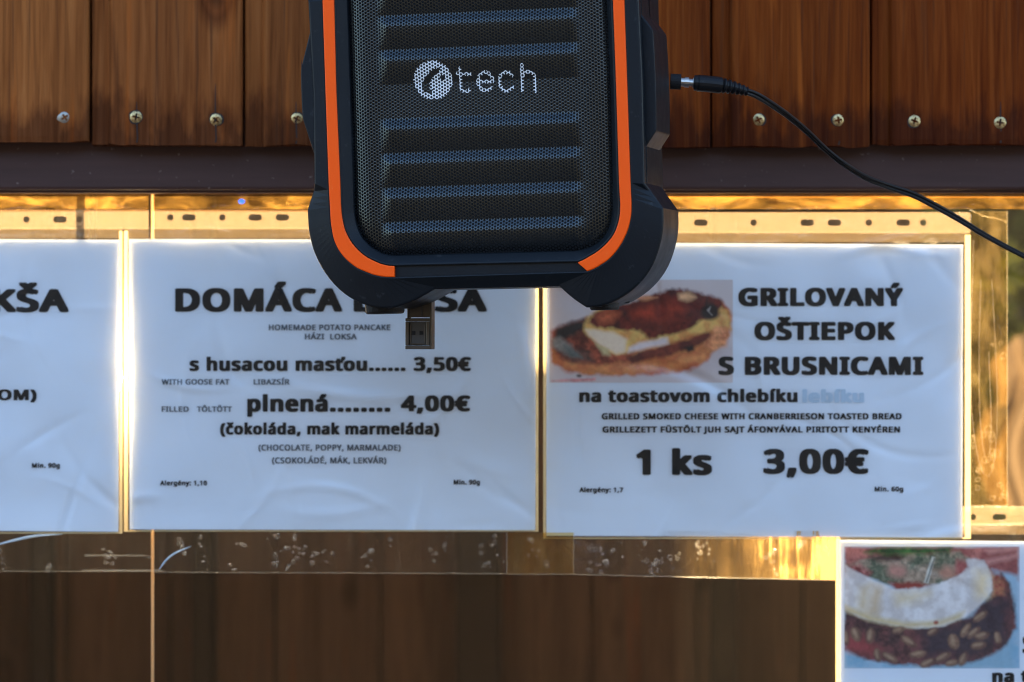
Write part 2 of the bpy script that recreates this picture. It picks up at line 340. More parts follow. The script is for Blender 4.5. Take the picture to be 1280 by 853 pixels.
# ---------------------------------------------------------------- stall front: planks
GROOVE = [-672, -477, -279, -82, 112, 304, 497, 690, 889, 1089, 1286, 1482, 1678, 1872, 2068]
ZT = 2.55
YF = -0.045
def plank_wall():
    root = empty('plank_wall', (0, YF, ZT), 'upright tongued wooden boards stained orange brown, sawn ends above the painted beam', 'board wall')
    screw_x = {3: (-20, 81), 4: (170, 270), 5: (371, 462), 6: (560, 655), 7: (740, 808), 8: (948, 1048), 9: (1143, 1250)}
    screw_y = {81: 147, 170: 146.5, 270: 150, 371: 149, 948: 150, 1048: 150.5, 1143: 151.5, 1250: 153.5}
    bot = {3: 177, 4: 180.5, 5: 182, 6: 183, 7: 184, 8: 183.5, 9: 181}
    # one screw head as a height field with a cross cut in
    r0 = 0.0043; n = 22
    vs, fs = [], []
    for i in range(n+1):
        for j in range(n+1):
            a, b = -1 + 2*i/n, -1 + 2*j/n
            # square to disc
            x = a*math.sqrt(1-b*b/2); z = b*math.sqrt(1-a*a/2)
            rr = math.hypot(x, z)
            h = 0.0009*(1 - rr**3)
            if (abs(x) < 0.15 or abs(z) < 0.15) and rr < 0.62: h -= 0.0016
            vs.append((x*r0, -h - 0.0001, z*r0))
    for i in range(n):
        for j in range(n):
            fs.append((i*(n+1)+j, (i+1)*(n+1)+j, (i+1)*(n+1)+j+1, i*(n+1)+j+1))
    b0 = len(vs); nf = len(fs)
    for k in range(24):
        a = 2*math.pi*k/24
        vs += [(math.cos(a)*r0*0.9, -0.00006, math.sin(a)*r0*0.9), (math.cos(a)*r0*(1.22+0.1*math.sin(3*a)), -0.00002+0.0003, math.sin(a)*r0*(1.25+0.12*math.sin(2*a)))]
    for k in range(24):
        j = (k+1) % 24; fs.append((b0+2*k, b0+2*k+1, b0+2*j+1, b0+2*j))
    me_s = bpy.data.meshes.new('screw'); me_s.from_pydata(vs, [], fs); me_s.materials.append(M['brass']); me_s.materials.append(M['crush'])
    me_s.polygons.foreach_set('material_index', [0]*nf + [1]*24)
    me_z = me_s.copy(); me_z.materials.clear(); me_z.materials.append(M['zinc']); me_z.materials.append(M['crush'])
    for i in range(len(GROOVE)-1):
        g0, g1 = GROOVE[i], GROOVE[i+1]
        xl = W(g0, 0, YF).x; xr = W(g1, 0, YF).x
        lip = 25 * S * (D+YF)/D
        # profile across, x and recess
        prof = [(xl+0.0008, 0.024), (xl+0.0008, 0.0075), (xl+0.0016, 0.0065), (xl+lip*0.5, 0.0062), (xl+lip-0.0014, 0.006), (xl+lip-0.0010, 0.0050), (xl+lip, 0.0024), (xl+lip+0.0012, 0.0008), (xl+lip+0.0026, 0.0001)]
        k = 14
        for q in range(1, k): prof.append((xl+lip+0.0026+(xr-xl-lip-0.0048)*q/k, 0.0))
        prof += [(xr-0.0022, 0.0003), (xr-0.0010, 0.0016), (xr-0.0006, 0.0050), (xr-0.0006, 0.024)]
        zb = W(0, bot.get(i, 181), YF).z
        rows = 26
        vs = []; rnd = random.Random(i*5+1)
        bow = [noise.noise(Vector((i*3.1, q*0.35, 0)))*0.0012 for q in range(rows+1)]
        jag = [rnd.uniform(-0.0008, 0.0010) + 0.0013*noise.noise(Vector((x*90, i*7.3, 1))) for x, _ in prof]
        for q in range(rows+1):
            t = (q/rows)**1.6
            for pi_, (x, d) in enumerate(prof):
                z = zb + (ZT - zb)*t
                if q == 0: z += jag[pi_]
                vs.append((x, YF + d + bow[q], z))
        c = len(prof); fs = []
        for q in range(rows):
            for p in range(c-1): fs.append((q*c+p, q*c+p+1, (q+1)*c+p+1, (q+1)*c+p))
        fs.append(tuple(range(c-1, -1, -1))); fs.append(tuple(range(rows*c, rows*c+c)))
        fs.append((c-1, 0, rows*c, rows*c+c-1) if False else (0, rows*c, rows*c+c-1, c-1))
        o = pyd('plank', vs, fs, M['plank_r'] if i in (7, 8, 9, 10, 11) else M['plank'], root)
        for sx in screw_x.get(i, (g0+60, g1-35)):
            sy = screw_y.get(sx, 150)
            if sx in (270, 371, 1048, 170, 560, 1250):
                ln = {270: 0.020, 1048: 0.024}.get(sx, 0.010)
                p = W(sx + rnd.uniform(-1, 1), 150, YF); wv = 0.00055
                pts = [(p.x-wv*0.3, p.z+ln*1.3), (p.x+wv*0.4, p.z+ln*1.3), (p.x+wv, p.z), (p.x+wv*0.8+0.0006, zb+0.004), (p.x+wv, zb+0.0012), (p.x-wv, zb+0.0012), (p.x-wv*0.7+0.0006, zb+0.004), (p.x-wv, p.z)]
                pyd('wood_split', [(a, YF-0.0003+bow[0], b) for a, b in pts], [tuple(range(len(pts)))], M['crush'], o).location = (0, 0, 0)
            so = bpy.data.objects.new('screw', me_z if sx == 81 else me_s); COL.objects.link(so)
            so.parent = o; so.location = W(sx, sy, YF) - Vector((0, 0.0002, 0)); so.rotation_euler = (rnd.uniform(-0.12, 0.12), rnd.uniform(0, 1.5), rnd.uniform(-0.1, 0.1))
plank_wall()

# beam under the boards
def beam():
    bm = bmesh.new()
    a = W(-620, 235, -0.030); b = W(2000, 150, -0.030)
    add_box(bm, (a.x, -0.026, W(0, 238, -0.026).z), (b.x, 0.0045, W(0, 150, -0.026).z), 0.0025)
    o = bm_obj('window_beam', bm, M['beam'])
    tag(o, 'brown painted horizontal beam above the shop window, under the upright boards', 'beam')
    o2 = box('bottom_bead', (a.x, -0.022, W(0, 241.5, -0.022).z), (b.x, 0.0035, W(0, 238.3, -0.022).z), M['beam'], o, 0.0008)
beam()

# ---------------------------------------------------------------- shop window
def window():
    root = empty('shop_window', (0, 0.004, 1.2), 'wide glazed serving window with menu sheets stuck on it, dark inside', 'window')
    zt = W(0, 200).z; zb = 1.16
    xj = W(189, 0).x
    x0, x1 = W(-620, 0).x, W(2000, 0).x
    a = box('glass_pane', (x0, 0.0065, zb), (xj, 0.0095, zt), M['glass'], root)
    b = box('glass_pane', (xj+0.0016, 0.0065, zb), (x1, 0.0095, zt), M['glass'], root)
    bm = bmesh.new(); add_box(bm, (xj-0.0006, 0.0052, zb), (xj+0.0014, 0.0105, zt), 0.0003)
    e = bm_obj('pane_joint', bm, M['pane_edge'], root)
    box('window_sill', (x0, -0.03, zb-0.04), (x1, 0.08, zb), M['beam'], root, 0.003)
    for sx in (x0, x1): box('window_post', (sx-0.04, -0.028, zb), (sx+0.04, 0.06, zt), M['beam'], root, 0.003)
window()

# ---------------------------------------------------------------- room behind the glass
def room():
    xa, xb = W(-620, 0).x, W(2000, 0).x
    yb = 1.60
    t = 0.02
    # back wall in upright planks; the right bay is left open to the garden
    root = empty('back_wall', (0, yb, 0), 'dark boarded inner wall at the back of the stall, seen blurred through the glass', 'inner wall')
    for (a, b, lo, hi) in ((xa, 0.10, 0, 2.39), (0.10, 0.462, 0, 2.01), (0.462, 1.052, 0, 1.48), (0.462, 1.052, 1.935, 2.01), (1.052, xb, 0, 2.01)):
        box('backing_board', (a, yb+0.03, lo), (b, yb+0.045, hi), M['inner_wood'], root)
    x = xa; i = 0
    while x < xb:
        wd = 0.118
        top = 2.40 if x < 0.10 else 2.02
        lo, hi = 0.0, top
        d = 0.004*((i*7) % 3)
        if 0.46 < x + wd/2 < 1.05:
            box('plank', (x+0.002, yb+d, 0), (x+wd-0.002, yb+t+d, 1.49), M['inner_wood'], root)
            box('plank', (x+0.002, yb+d, 1.93), (x+wd-0.002, yb+t+d, top), M['inner_wood'], root)
        else:
            box('plank', (x+0.002, yb+d, lo), (x+wd-0.002, yb+t+d, hi), M['inner_wood'], root)
        x += wd; i += 1
    # added dark posts before the back wall, standing in for bands reflected in the glass
    dk = mat('dark_post', (0.035, 0.026, 0.022, 1), 0.8, spec=0.1)
    labs = ['dark upright post behind the glass, below the left menu sheet', 'dark upright post behind the glass, just right of the pane joint',
            'wide dark upright post behind the glass, below the pancake menu', 'faint dark upright post behind the glass near the glowing corner']
    for (px, wpx), lb in zip(((52, 26), (254, 26), (598, 56), (905, 30)), labs):
        a = W(px-wpx/2, 0, 1.5); b = W(px+wpx/2, 0, 1.5)
        tag(box('inner_post', (a.x, 1.48, 0), (b.x, 1.54, 1.98 if px > 800 else 2.3), dk, None, 0.004), lb, 'post', 'posts inside the stall')
    # side walls, counter, roof
    tag(box('side_wall', (xa-0.05, 0.06, 0), (xa-0.01, 1.6, 2.5), M['inner_wood']), 'boarded left end wall of the stall', 'end wall')
    tag(box('side_wall', (xb+0.01, 0.06, 0), (xb+0.05, 1.6, 2.5), M['inner_wood']), 'boarded right end wall of the stall', 'end wall')
    tag(box('serving_counter', (xa, 0.05, 1.02), (xb, 0.45, 1.06), M['inner_wood'], None, 0.004), 'wooden counter board inside below the window', 'counter')
    tag(box('stall_floor', (xa, 0.05, 0.004), (xb, 1.6, 0.05), M['inner_wood']), kind='structure')
    rf = mat('roof_sheet', (0.10, 0.09, 0.085, 1), 0.6)
    tag(box('stall_roof', (xa-0.2, -0.10, 2.70), (xb+0.2, 1.50, 2.74), rf), 'flat dark roof of the stall above the boards', 'roof')
    tag(box('front_boards', (xa, -0.02, 0), (xb, 0.05, 1.118), M['plank']), 'plain boarded front of the stall below the window', 'board wall')
    tag(box('upper_backing', (xa, -0.018, W(0, 149, -0.02).z), (xb, 0.03, 2.70), M['inner_wood']), 'boarding behind the upright planks up to the roof', 'backing')
room()

def leaf_mat():
    m = bpy.data.materials.new('leaf'); m.use_nodes = True; t = m.node_tree
    t.nodes.remove(t.nodes['Principled BSDF']); out = t.nodes['Material Output']
    df = N(m, 'ShaderNodeBsdfDiffuse'); tl = N(m, 'ShaderNodeBsdfTranslucent'); mx = N(m, 'ShaderNodeMixShader'); mx.inputs[0].default_value = 0.4
    oi = N(m, 'ShaderNodeTexCoord'); nn = noise_n(m, oi.outputs['Object'], 3, 3)
    c = ramp(m, nn, [(0.3, (0.035, 0.045, 0.010, 1)), (0.7, (0.11, 0.105, 0.018, 1))])
    L(m, c, df.inputs[0]); L(m, c, tl.inputs[0]); L(m, df.outputs[0], mx.inputs[1]); L(m, tl.outputs[0], mx.inputs[2]); L(m, mx.outputs[0], out.inputs[0])
    return m
LEAF = leaf_mat()
BARK = mat('bark', (0.10, 0.075, 0.05, 1), 0.9)
def bush(name, c, rad, n, label, cat, group=None, leaf=0.05, seed=1):
    root = empty(name, (c[0], c[1], 0), label, cat, group)
    rnd = random.Random(seed)
    bm = bmesh.new()
    tube(bm, [(c[0], c[1], 0), (c[0]+0.05, c[1], c[2]*0.5), (c[0]-0.03, c[1], c[2])], [0.06*rad[2], 0.045*rad[2], 0.02*rad[2]], 8)
    for k in range(7):
        a = rnd.uniform(0, 6.28)
        tube(bm, [(c[0], c[1], c[2]*0.6), (c[0]+math.cos(a)*rad[0]*0.4, c[1]+math.sin(a)*rad[1]*0.4, c[2]), (c[0]+math.cos(a)*rad[0]*0.7, c[1]+math.sin(a)*rad[1]*0.7, c[2]+rad[2]*0.4)], [0.02*rad[2]+0.005, 0.014*rad[2], 0.004], 6)
    bm_obj('trunk', bm, BARK, root)
    vs, fs = [], []
    clumps = [Vector((c[0]+rnd.gauss(0, 0.42)*rad[0], c[1]+rnd.gauss(0, 0.42)*rad[1], c[2]+rnd.gauss(0, 0.42)*rad[2])) for _ in range(26)]
    for _ in range(n):
        q = rnd.choice(clumps)
        p = q + Vector((rnd.gauss(0, 0.2)*rad[0], rnd.gauss(0, 0.2)*rad[1], rnd.gauss(0, 0.2)*rad[2]))
        a = Vector((rnd.gauss(0, 1), rnd.gauss(0, 1), rnd.gauss(0, 1))).normalized()*leaf
        b = a.cross(Vector((rnd.gauss(0, 1), rnd.gauss(0, 1), rnd.gauss(0, 1)))).normalized()*leaf*0.4
        k = len(vs); vs += [p-a, p+b, p+a, p-b]; fs.append((k, k+1, k+2, k+3))
    pyd('crown', vs, fs, LEAF, root)
bush('garden_tree', (1.55, 4.6, 1.45), (1.1, 0.8, 1.15), 26000, 'dark green leafy tree beyond the open bay at the right edge of the window', 'tree', leaf=0.055, seed=3)
bush('garden_shrub', (0.98, 3.4, 1.22), (0.24, 0.25, 0.45), 2600, 'yellow green sunlit shrub low beside the tree, at the right edge of the window', 'shrub', leaf=0.03, seed=5)

# sunlit linen hanging in the bay
def linen():
    m = bpy.data.materials.new('linen'); m.use_nodes = True
    p = P(m); m.node_tree.nodes.remove(p)
    df = N(m, 'ShaderNodeBsdfDiffuse'); tl = N(m, 'ShaderNodeBsdfTranslucent'); mx = N(m, 'ShaderNodeMixShader'); mx.inputs[0].default_value = 0.55
    c = ramp(m, noise_n(m, coords(m, (14, 14, 5)), 1, 4), [(0.3, (0.13, 0.085, 0.045, 1)), (0.7, (0.19, 0.13, 0.07, 1))])
    L(m, c, df.inputs[0]); L(m, c, tl.inputs[0]); L(m, df.outputs[0], mx.inputs[1]); L(m, tl.outputs[0], mx.inputs[2]); L(m, mx.outputs[0], m.node_tree.nodes['Material Output'].inputs[0])
    y = 1.9
    vs, fs = [], []; nx, nz = 40, 16
    a = W(1236, 405, y); b = W(1420, 640, y)
    for i in range(nx+1):
        for j in range(nz+1):
            u, v = i/nx, j/nz
            x = a.x + (b.x-a.x)*u + 0.012*math.sin(v*7)
            z = a.z + (b.z-a.z)*v - (0.015*math.sin(u*9) if j < 3 else 0) + (0.05*(1-u*6) if u < 0.17 and v < 0.4 else 0)*-1
            vs.append((x, y + 0.02*math.sin(u*26 + v*2), z))
    for i in range(nx):
        for j in range(nz): fs.append((i*(nz+1)+j, (i+1)*(nz+1)+j, (i+1)*(nz+1)+j+1, i*(nz+1)+j+1))
    o = pyd('hanging_cloth', vs, fs, m, None, True)
    tag(o, 'tan cloth glowing in the sun behind the glass at the far right', 'cloth')
linen()

# ---------------------------------------------------------------- lamp seen through the gap between two sheets
def bulb(px, py, y, r, power, label, col=(1, 0.78, 0.45)):
    p = W(px, py, y)
    root = empty('pendant_lamp', (p.x, p.y, p.z), label, 'lamp')
    m = bpy.data.materials.new('lit_bulb'); m.use_nodes = True
    pb = P(m); pb.inputs['Base Color'].default_value = (0.9, 0.8, 0.6, 1)
    pb.inputs['Emission Color'].default_value = col + (1,); pb.inputs['Emission Strength'].default_value = power
    bm = bmesh.new(); prof = [(0.0, -1.0), (0.5, -0.87), (0.87, -0.5), (1.0, 0), (0.9, 0.45), (0.6, 0.9), (0.42, 1.3), (0.4, 1.6)]
    n = 24; rings = []
    for a, h in prof:
        if a == 0: rings.append([bm.verts.new(p + Vector((0, 0, h*r)))]*n); continue
        rings.append([bm.verts.new(p + Vector((math.cos(2*math.pi*k/n)*a*r, math.sin(2*math.pi*k/n)*a*r, h*r))) for k in range(n)])
    for i in range(len(rings)-1):
        for k in range(n):
            f = [rings[i][k], rings[i][(k+1) % n], rings[i+1][(k+1) % n], rings[i+1][k]]
            f = list(dict.fromkeys(f))
            if len(f) > 2: bm.faces.new(f)
    bm_obj('bulb', bm, m, root, True)
    bm = bmesh.new(); tube(bm, [p+Vector((0, 0, 1.5*r)), p+Vector((0, 0, 2.6*r))], 0.45*r, 16); bm_obj('lamp_holder', bm, M['rubber'], root)
    bm = bmesh.new(); tube(bm, [p+Vector((0, 0, 2.6*r)), Vector((p.x, p.y, 2.70))], 0.003, 8); bm_obj('lamp_cord', bm, M['cable'], root)
bulb(116, 472, 0.055, 0.022, 48.0, 'glowing bulb behind the gap between the left and the middle menu sheet')

# ---------------------------------------------------------------- paper sheets
def flat_shape(name, outline, holes, depth, material, parent=None):
    """flat plate with real holes; outline and holes in world x,z at plane y=0, then extruded"""
    cu = bpy.data.curves.new(name, 'CURVE'); cu.dimensions = '2D'; cu.fill_mode = 'BOTH'; cu.extrude = depth/2
    for pl in [outline] + holes:
        s = cu.splines.new('POLY'); s.points.add(len(pl)-1); s.use_cyclic_u = True
        for q, p in enumerate(pl): s.points[q].co = (p[0], p[1], 0, 1)
    tmp = bpy.data.objects.new('tmp', cu); COL.objects.link(tmp)
    me = bpy.data.meshes.new_from_object(tmp.evaluated_get(bpy.context.evaluated_depsgraph_get()))
    bpy.data.objects.remove(tmp); bpy.data.curves.remove(cu)
    return me

class Sheet:
    """a sheet of paper on the window: quad of four pixel corners, gently wavy"""
    def __init__(s, tl, tr, br, bl, y, seed, amp=1.0):
        r = random.Random(int(seed*100)+3); s.cr = []
        w_, h_ = tr[0]-tl[0], bl[1]-tl[1]
        for k in range(30):
            cx, cy = tl[0]+r.random()*w_, tl[1]+(r.random()**(0.6 if k % 2 else 1.8))*h_
            a = r.choice((r.gauss(0.15, 0.25), r.gauss(0.8, 0.3), r.gauss(-0.7, 0.3), r.gauss(1.45, 0.1)))
            s.cr.append((cx, cy, math.cos(a), math.sin(a), r.uniform(18, 75), r.uniform(2.6, 7.5), r.uniform(-0.0012, 0.0012), r.uniform(-0.004, 0.004)))
        s.amp = amp; s.c = (tl, tr, br, bl); s.y = y; s.seed = seed
    def wave(s, px, py):
        u, v = (px)/100.0, (py)/100.0
        n = noise.noise(Vector((u*0.55, v*0.8, s.seed)))*0.0011
        n += noise.noise(Vector(((u+v*1.6)*0.5, (u-v*0.7)*1.3, s.seed+9)))*0.0010
        n += noise.noise(Vector((u*1.7+v*1.1, v*2.2-u*0.5, s.seed+5)))*0.00028
        for cx, cy, c, d, ln, wd, h, bend in s.cr:
            X = (px-cx)*c + (py-cy)*d
            if abs(X) > 3*ln: continue
            Y = -(px-cx)*d + (py-cy)*c - bend*X*X
            if abs(Y) > 3*wd: continue
            n += h*math.exp(-(X/ln)**2 - (Y/wd)**2)*(wd/5.0)
        return n*s.amp
    def P(s, px, py, lift=0.0):
        p = W(px, py, s.y); p.y += s.wave(px, py) - lift; return p

def sheet_mesh(sh, nx=170, ny=120):
    tl, tr, br, bl = sh.c; vs, fs = [], []
    for i in range(nx+1):
        for j in range(ny+1):
            u, v = i/nx, j/ny
            px = (tl[0]*(1-u)+tr[0]*u)*(1-v) + (bl[0]*(1-u)+br[0]*u)*v
            py = (tl[1]*(1-u)+tr[1]*u)*(1-v) + (bl[1]*(1-u)+br[1]*u)*v
            vs.append(sh.P(px, py))
    for i in range(nx):
        for j in range(ny): fs.append((i*(ny+1)+j, i*(ny+1)+j+1, (i+1)*(ny+1)+j+1, (i+1)*(ny+1)+j))
    return vs, fs

_fontcache = {}
import os
try:
    FONT = bpy.data.fonts.load(os.path.join(bpy.utils.system_resource('DATAFILES'), 'fonts', 'NotoSansHebrew-Regular.woff2'))
except Exception:
    FONT = None          # falls back to the built-in typeface
def _capheight():
    cu = bpy.data.curves.new('t', 'FONT'); cu.body = 'H'; cu.size = 1.0
    if FONT: cu.font = FONT
    tmp = bpy.data.objects.new('tmp', cu); COL.objects.link(tmp)
    me = bpy.data.meshes.new_from_object(tmp.evaluated_get(bpy.context.evaluated_depsgraph_get()))
    h = max(v.co.y for v in me.vertices); bpy.data.objects.remove(tmp); bpy.data.curves.remove(cu); bpy.data.meshes.remove(me)
    return h
CAPH = _capheight()
def text(sh, parent, s, x0, x1, base, cap, weight=0.032, material='ink', slope=0.0, name='printed_text', wx=1.3):
    """one printed line: cap = height of the capital letters in pixels, x0..x1 its extent; strokes fattened by weight"""
    cu = bpy.data.curves.new('t', 'FONT'); cu.body = s; cu.size = 1.0; cu.resolution_u = 3
    if FONT: cu.font = FONT
    cu.space_character = 1.0 + weight*3.0
    tmp = bpy.data.objects.new('tmp', cu); COL.objects.link(tmp)
    me = bpy.data.meshes.new_from_object(tmp.evaluated_get(bpy.context.evaluated_depsgraph_get()))
    bpy.data.objects.remove(tmp); bpy.data.curves.remove(cu)
    n = len(me.vertices); co = np.empty(n*3); me.vertices.foreach_get('co', co); co = co.reshape(-1, 3)
    fs = [tuple(p.vertices) for p in me.polygons]; bpy.data.meshes.remove(me)
    mnx, mxx = co[:, 0].min()-weight*wx, co[:, 0].max()+weight*wx
    k = cap/(CAPH+weight*1.6)
    steps = 8 if cap > 10 else 4
    vs, ff = [], []
    for q in range(steps+1):
        a_ = 2*math.pi*(q+0.5)/steps; sg = lambda c: math.copysign(abs(c)**0.6, c)
        dx = 0 if q == steps else weight*wx*sg(math.cos(a_))*1.05
        dy = 0 if q == steps else weight*0.8*sg(math.sin(a_))
        b0 = len(vs)
        for gx, gy, _ in co:
            px = x0 + (gx+dx-mnx)/(mxx-mnx)*(x1-x0)
            py = base - (gy+dy+weight*0.8)*k + slope*(px-x0)
            vs.append(tuple(sh.P(px, py, 0.00060+0.000006*q)))
        ff += [tuple(b0+v for v in f) for f in fs]
    return pyd(name, vs, ff, M[material], parent)

# ---- small flat pictures, painted on a grid of printed dots
def poly_sd(poly, X, Y):
    """signed distance (inside negative) from grid points to a polygon"""
    p = np.array(poly, float); n = len(p); d = np.full(X.shape, 1e9); ins = np.zeros(X.shape, bool)
    for i in range(n):
        a, b = p[i], p[(i+1) % n]
        ex, ey = b-a; wx, wy = X-a[0], Y-a[1]
        t = np.clip((wx*ex+wy*ey)/(ex*ex+ey*ey+1e-9), 0, 1)
        d = np.minimum(d, (wx-ex*t)**2 + (wy-ey*t)**2)
        c = ((a[1] > Y) != (b[1] > Y)) & (X < (b[0]-a[0])*(Y-a[1])/(b[1]-a[1]+1e-12)+a[0])
        ins ^= c
    d = np.sqrt(d); return np.where(ins, -d, d)
def vnoise(X, Y, scale, seed, octv=4):
    rs = np.random.RandomState(seed); out = np.zeros(X.shape); amp = 1.0; tot = 0
    for o in range(octv):
        g = rs.rand(64, 64); x = X/scale*(2**o) % 63; y = Y/scale*(2**o) % 63
        xi, yi = np.floor(x).astype(int), np.floor(y).astype(int); fx, fy = x-xi, y-yi
        fx = fx*fx*(3-2*fx); fy = fy*fy*(3-2*fy)
        v = (g[yi, xi]*(1-fx)+g[yi, xi+1]*fx)*(1-fy) + (g[yi+1, xi]*(1-fx)+g[yi+1, xi+1]*fx)*fy
        out += v*amp; tot += amp; amp *= 0.55
    return out/tot - 0.5
def lin(c):
    c = np.asarray(c, float)/255.0
    return np.where(c <= 0.04045, c/12.92, ((c+0.055)/1.055)**2.4)
PAPER_SEEN = lin((172, 184, 202))
def ink_of(c):
    q = lin(c); q = q*0.88 + q.mean()*0.12
    return np.minimum(q/PAPER_SEEN*np.array(PAPER)*0.90, 0.95)

def picture(sh, parent, x0, y0, x1, y1, step, layers, bg, name):
    nx, ny = int((x1-x0)/step), int((y1-y0)/step)
    gx, gy = np.meshgrid(np.linspace(x0, x1, nx+1), np.linspace(y0, y1, ny+1), indexing='ij')
    img = np.zeros(gx.shape+(3,)) + ink_of(bg)
    img *= (1 + 0.10*vnoise(gx, gy, 40, 3)[..., None])
    for L_ in layers:
        poly, col, soft = L_[0], L_[1], L_[2]
        rough = (L_[3] if len(L_) > 3 else 2.0)*1.25; soft *= 1.6; var = L_[4] if len(L_) > 4 else 0.25; col2 = L_[5] if len(L_) > 5 else None
        seed = (hash(str(poly[0])) if False else int(abs(poly[0][0]*7+poly[0][1]*13)) % 9999)
        d = poly_sd(poly, gx, gy) + rough*2*vnoise(gx, gy, 9, seed)
        a = np.clip(0.5 - d/(soft+0.3), 0, 1)[..., None]
        c = np.zeros_like(img) + ink_of(col)
        n1 = vnoise(gx, gy, 14, seed+1)[..., None]; n2 = vnoise(gx, gy, 4, seed+2, 3)[..., None]
        if col2 is not None:
            f = np.clip(0.5 + n1*3.2 + n2*0.8, 0, 1); c = c*(1-f) + ink_of(col2)*f
        n3 = vnoise(gx, gy, 1.7, seed+5, 2)[..., None]
        c = c*(1 + var*2*(n1*0.6+n2*1.0+n3*0.3))
        img = img*(1-a) + c*a
    img = np.clip(img, 0.003, 0.95)
    vs = [tuple(sh.P(gx[i, j], gy[i, j], 0.00022)) for i in range(nx+1) for j in range(ny+1)]
    fs = [(i*(ny+1)+j, i*(ny+1)+j+1, (i+1)*(ny+1)+j+1, (i+1)*(ny+1)+j) for i in range(nx) for j in range(ny)]
    o = pyd(name, vs, fs, M['photo'], parent)
    ca = o.data.color_attributes.new('print_colour', 'FLOAT_COLOR', 'POINT')
    ca.data.foreach_set('color', np.concatenate([img, np.ones(img.shape[:2]+(1,))], -1).ravel())
    return o

def ell(cx, cy, rx, ry, rot=0, n=20):
    c, s = math.cos(R(rot)), math.sin(R(rot))
    return [(cx + rx*math.cos(2*math.pi*k/n)*c - ry*math.sin(2*math.pi*k/n)*s, cy + rx*math.cos(2*math.pi*k/n)*s + ry*math.sin(2*math.pi*k/n)*c) for k in range(n)]

# sheet 1 (left, mostly cut off by the picture edge)
sh1 = Sheet((-362, 297), (149, 300), (148, 665), (-362, 661), -0.0010, 1.0)
p1 = empty('menu_sheet', W(-100, 480), 'leftmost white menu sheet ending in KŠA, cut off by the left edge', 'menu sheet')
v, f = sheet_mesh(sh1); pyd('paper', v, f, M['paper'], p1, True)
text(sh1, p1, 'LOKŠA', -82, 86, 390.5, 29, 0.044)
text(sh1, p1, 'SYROM)', -48, 46, 500.5, 13.5, 0.04)
text(sh1, p1, 'Min. 90g', 40, 75, 585, 6, 0.044)

# sheet 2
sh2 = Sheet((161, 299), (671, 300), (669, 663), (162, 662), -0.0010, 2.6)
p2 = empty('menu_sheet', W(415, 480), 'white menu sheet headed DOMÁCA LOKŠA with two prices, behind the speaker', 'menu sheet')
v, f = sheet_mesh(sh2); pyd('paper', v, f, M['paper'], p2, True)
text(sh2, p2, 'DOMÁCA', 219, 428, 390, 29.5, 0.044)
text(sh2, p2, 'LOKŠA', 442, 609, 390, 29.5, 0.044)
text(sh2, p2, 'HOMEMADE POTATO PANCAKE', 336, 488, 413, 7, 0.03, 'ink_grey')
text(sh2, p2, 'HÁZI  LOKSA', 381, 446, 424.5, 7, 0.03, 'ink_grey')
text(sh2, p2, 's husacou masťou......', 237, 507, 464, 17, 0.044)
text(sh2, p2, '3,50€', 517, 589, 464, 17.5, 0.044)
text(sh2, p2, 'WITH GOOSE FAT', 202, 287, 481, 6.8, 0.03, 'ink_grey')
text(sh2, p2, 'LIBAZSÍR', 317, 362, 481, 6.8, 0.03, 'ink_grey')
text(sh2, p2, 'FILLED', 202, 236, 515, 6.8, 0.03, 'ink_grey')
text(sh2, p2, 'TÖLTÖTT', 246, 290, 515, 6.8, 0.03, 'ink_grey')
text(sh2, p2, 'plnená........', 309, 488, 515, 21, 0.044)
text(sh2, p2, '4,00€', 501, 588, 514.5, 20, 0.044)
text(sh2, p2, '(čokoláda, mak marmeláda)', 275, 549, 543.5, 14.5, 0.044)
text(sh2, p2, '(CHOCOLATE, POPPY, MARMALADE)', 323, 501, 563.5, 7.5, 0.03, 'ink_grey')
text(sh2, p2, '(CSOKOLÁDÉ, MÁK, LEKVÁR)', 340, 483, 579.5, 7.5, 0.03, 'ink_grey')
text(sh2, p2, 'Alergény: 1,10', 200, 259, 607, 6, 0.044)
text(sh2, p2, 'Min. 90g', 567, 600, 606, 6, 0.044)

# sheet 3
sh3 = Sheet((683, 303), (1204, 306), (1203, 672), (683, 670), -0.0010, 3.0)
p3 = empty('menu_sheet', W(943, 490), 'white menu sheet headed GRILOVANÝ OŠTIEPOK S BRUSNICAMI with a sandwich picture', 'menu sheet')
v, f = sheet_mesh(sh3); pyd('paper', v, f, M['paper'], p3, True)
text(sh3, p3, 'GRILOVANÝ', 923, 1129, 383, 23, 0.049)
text(sh3, p3, 'OŠTIEPOK', 943, 1119, 425.5, 23, 0.049)
text(sh3, p3, 'S BRUSNICAMI', 898, 1154, 469, 23, 0.049)
text(sh3, p3, 'na toastovom chlebíku', 724, 997, 503, 16, 0.044)
text(sh3, p3, 'lebíku', 1003, 1080, 503.5, 16, 0.05, 'ink_ghost')
text(sh3, p3, 'GRILLED SMOKED CHEESE WITH CRANBERRIESON TOASTED BREAD', 752, 1127, 524.5, 7.8, 0.044)
text(sh3, p3, 'GRILLEZETT FÜSTÖLT JUH SAJT ÁFONYÁVAL PIRITOTT KENYÉREN', 753, 1125, 541, 7.8, 0.044)
text(sh3, p3, '1 ks', 795, 890, 594, 32, 0.044)
text(sh3, p3, '3,00€', 954, 1086, 592.5, 31, 0.044)
text(sh3, p3, 'Alergény: 1,7', 724, 779, 615.5, 6, 0.044)
text(sh3, p3, 'Min. 60g', 1093, 1129, 614.5, 6, 0.044)
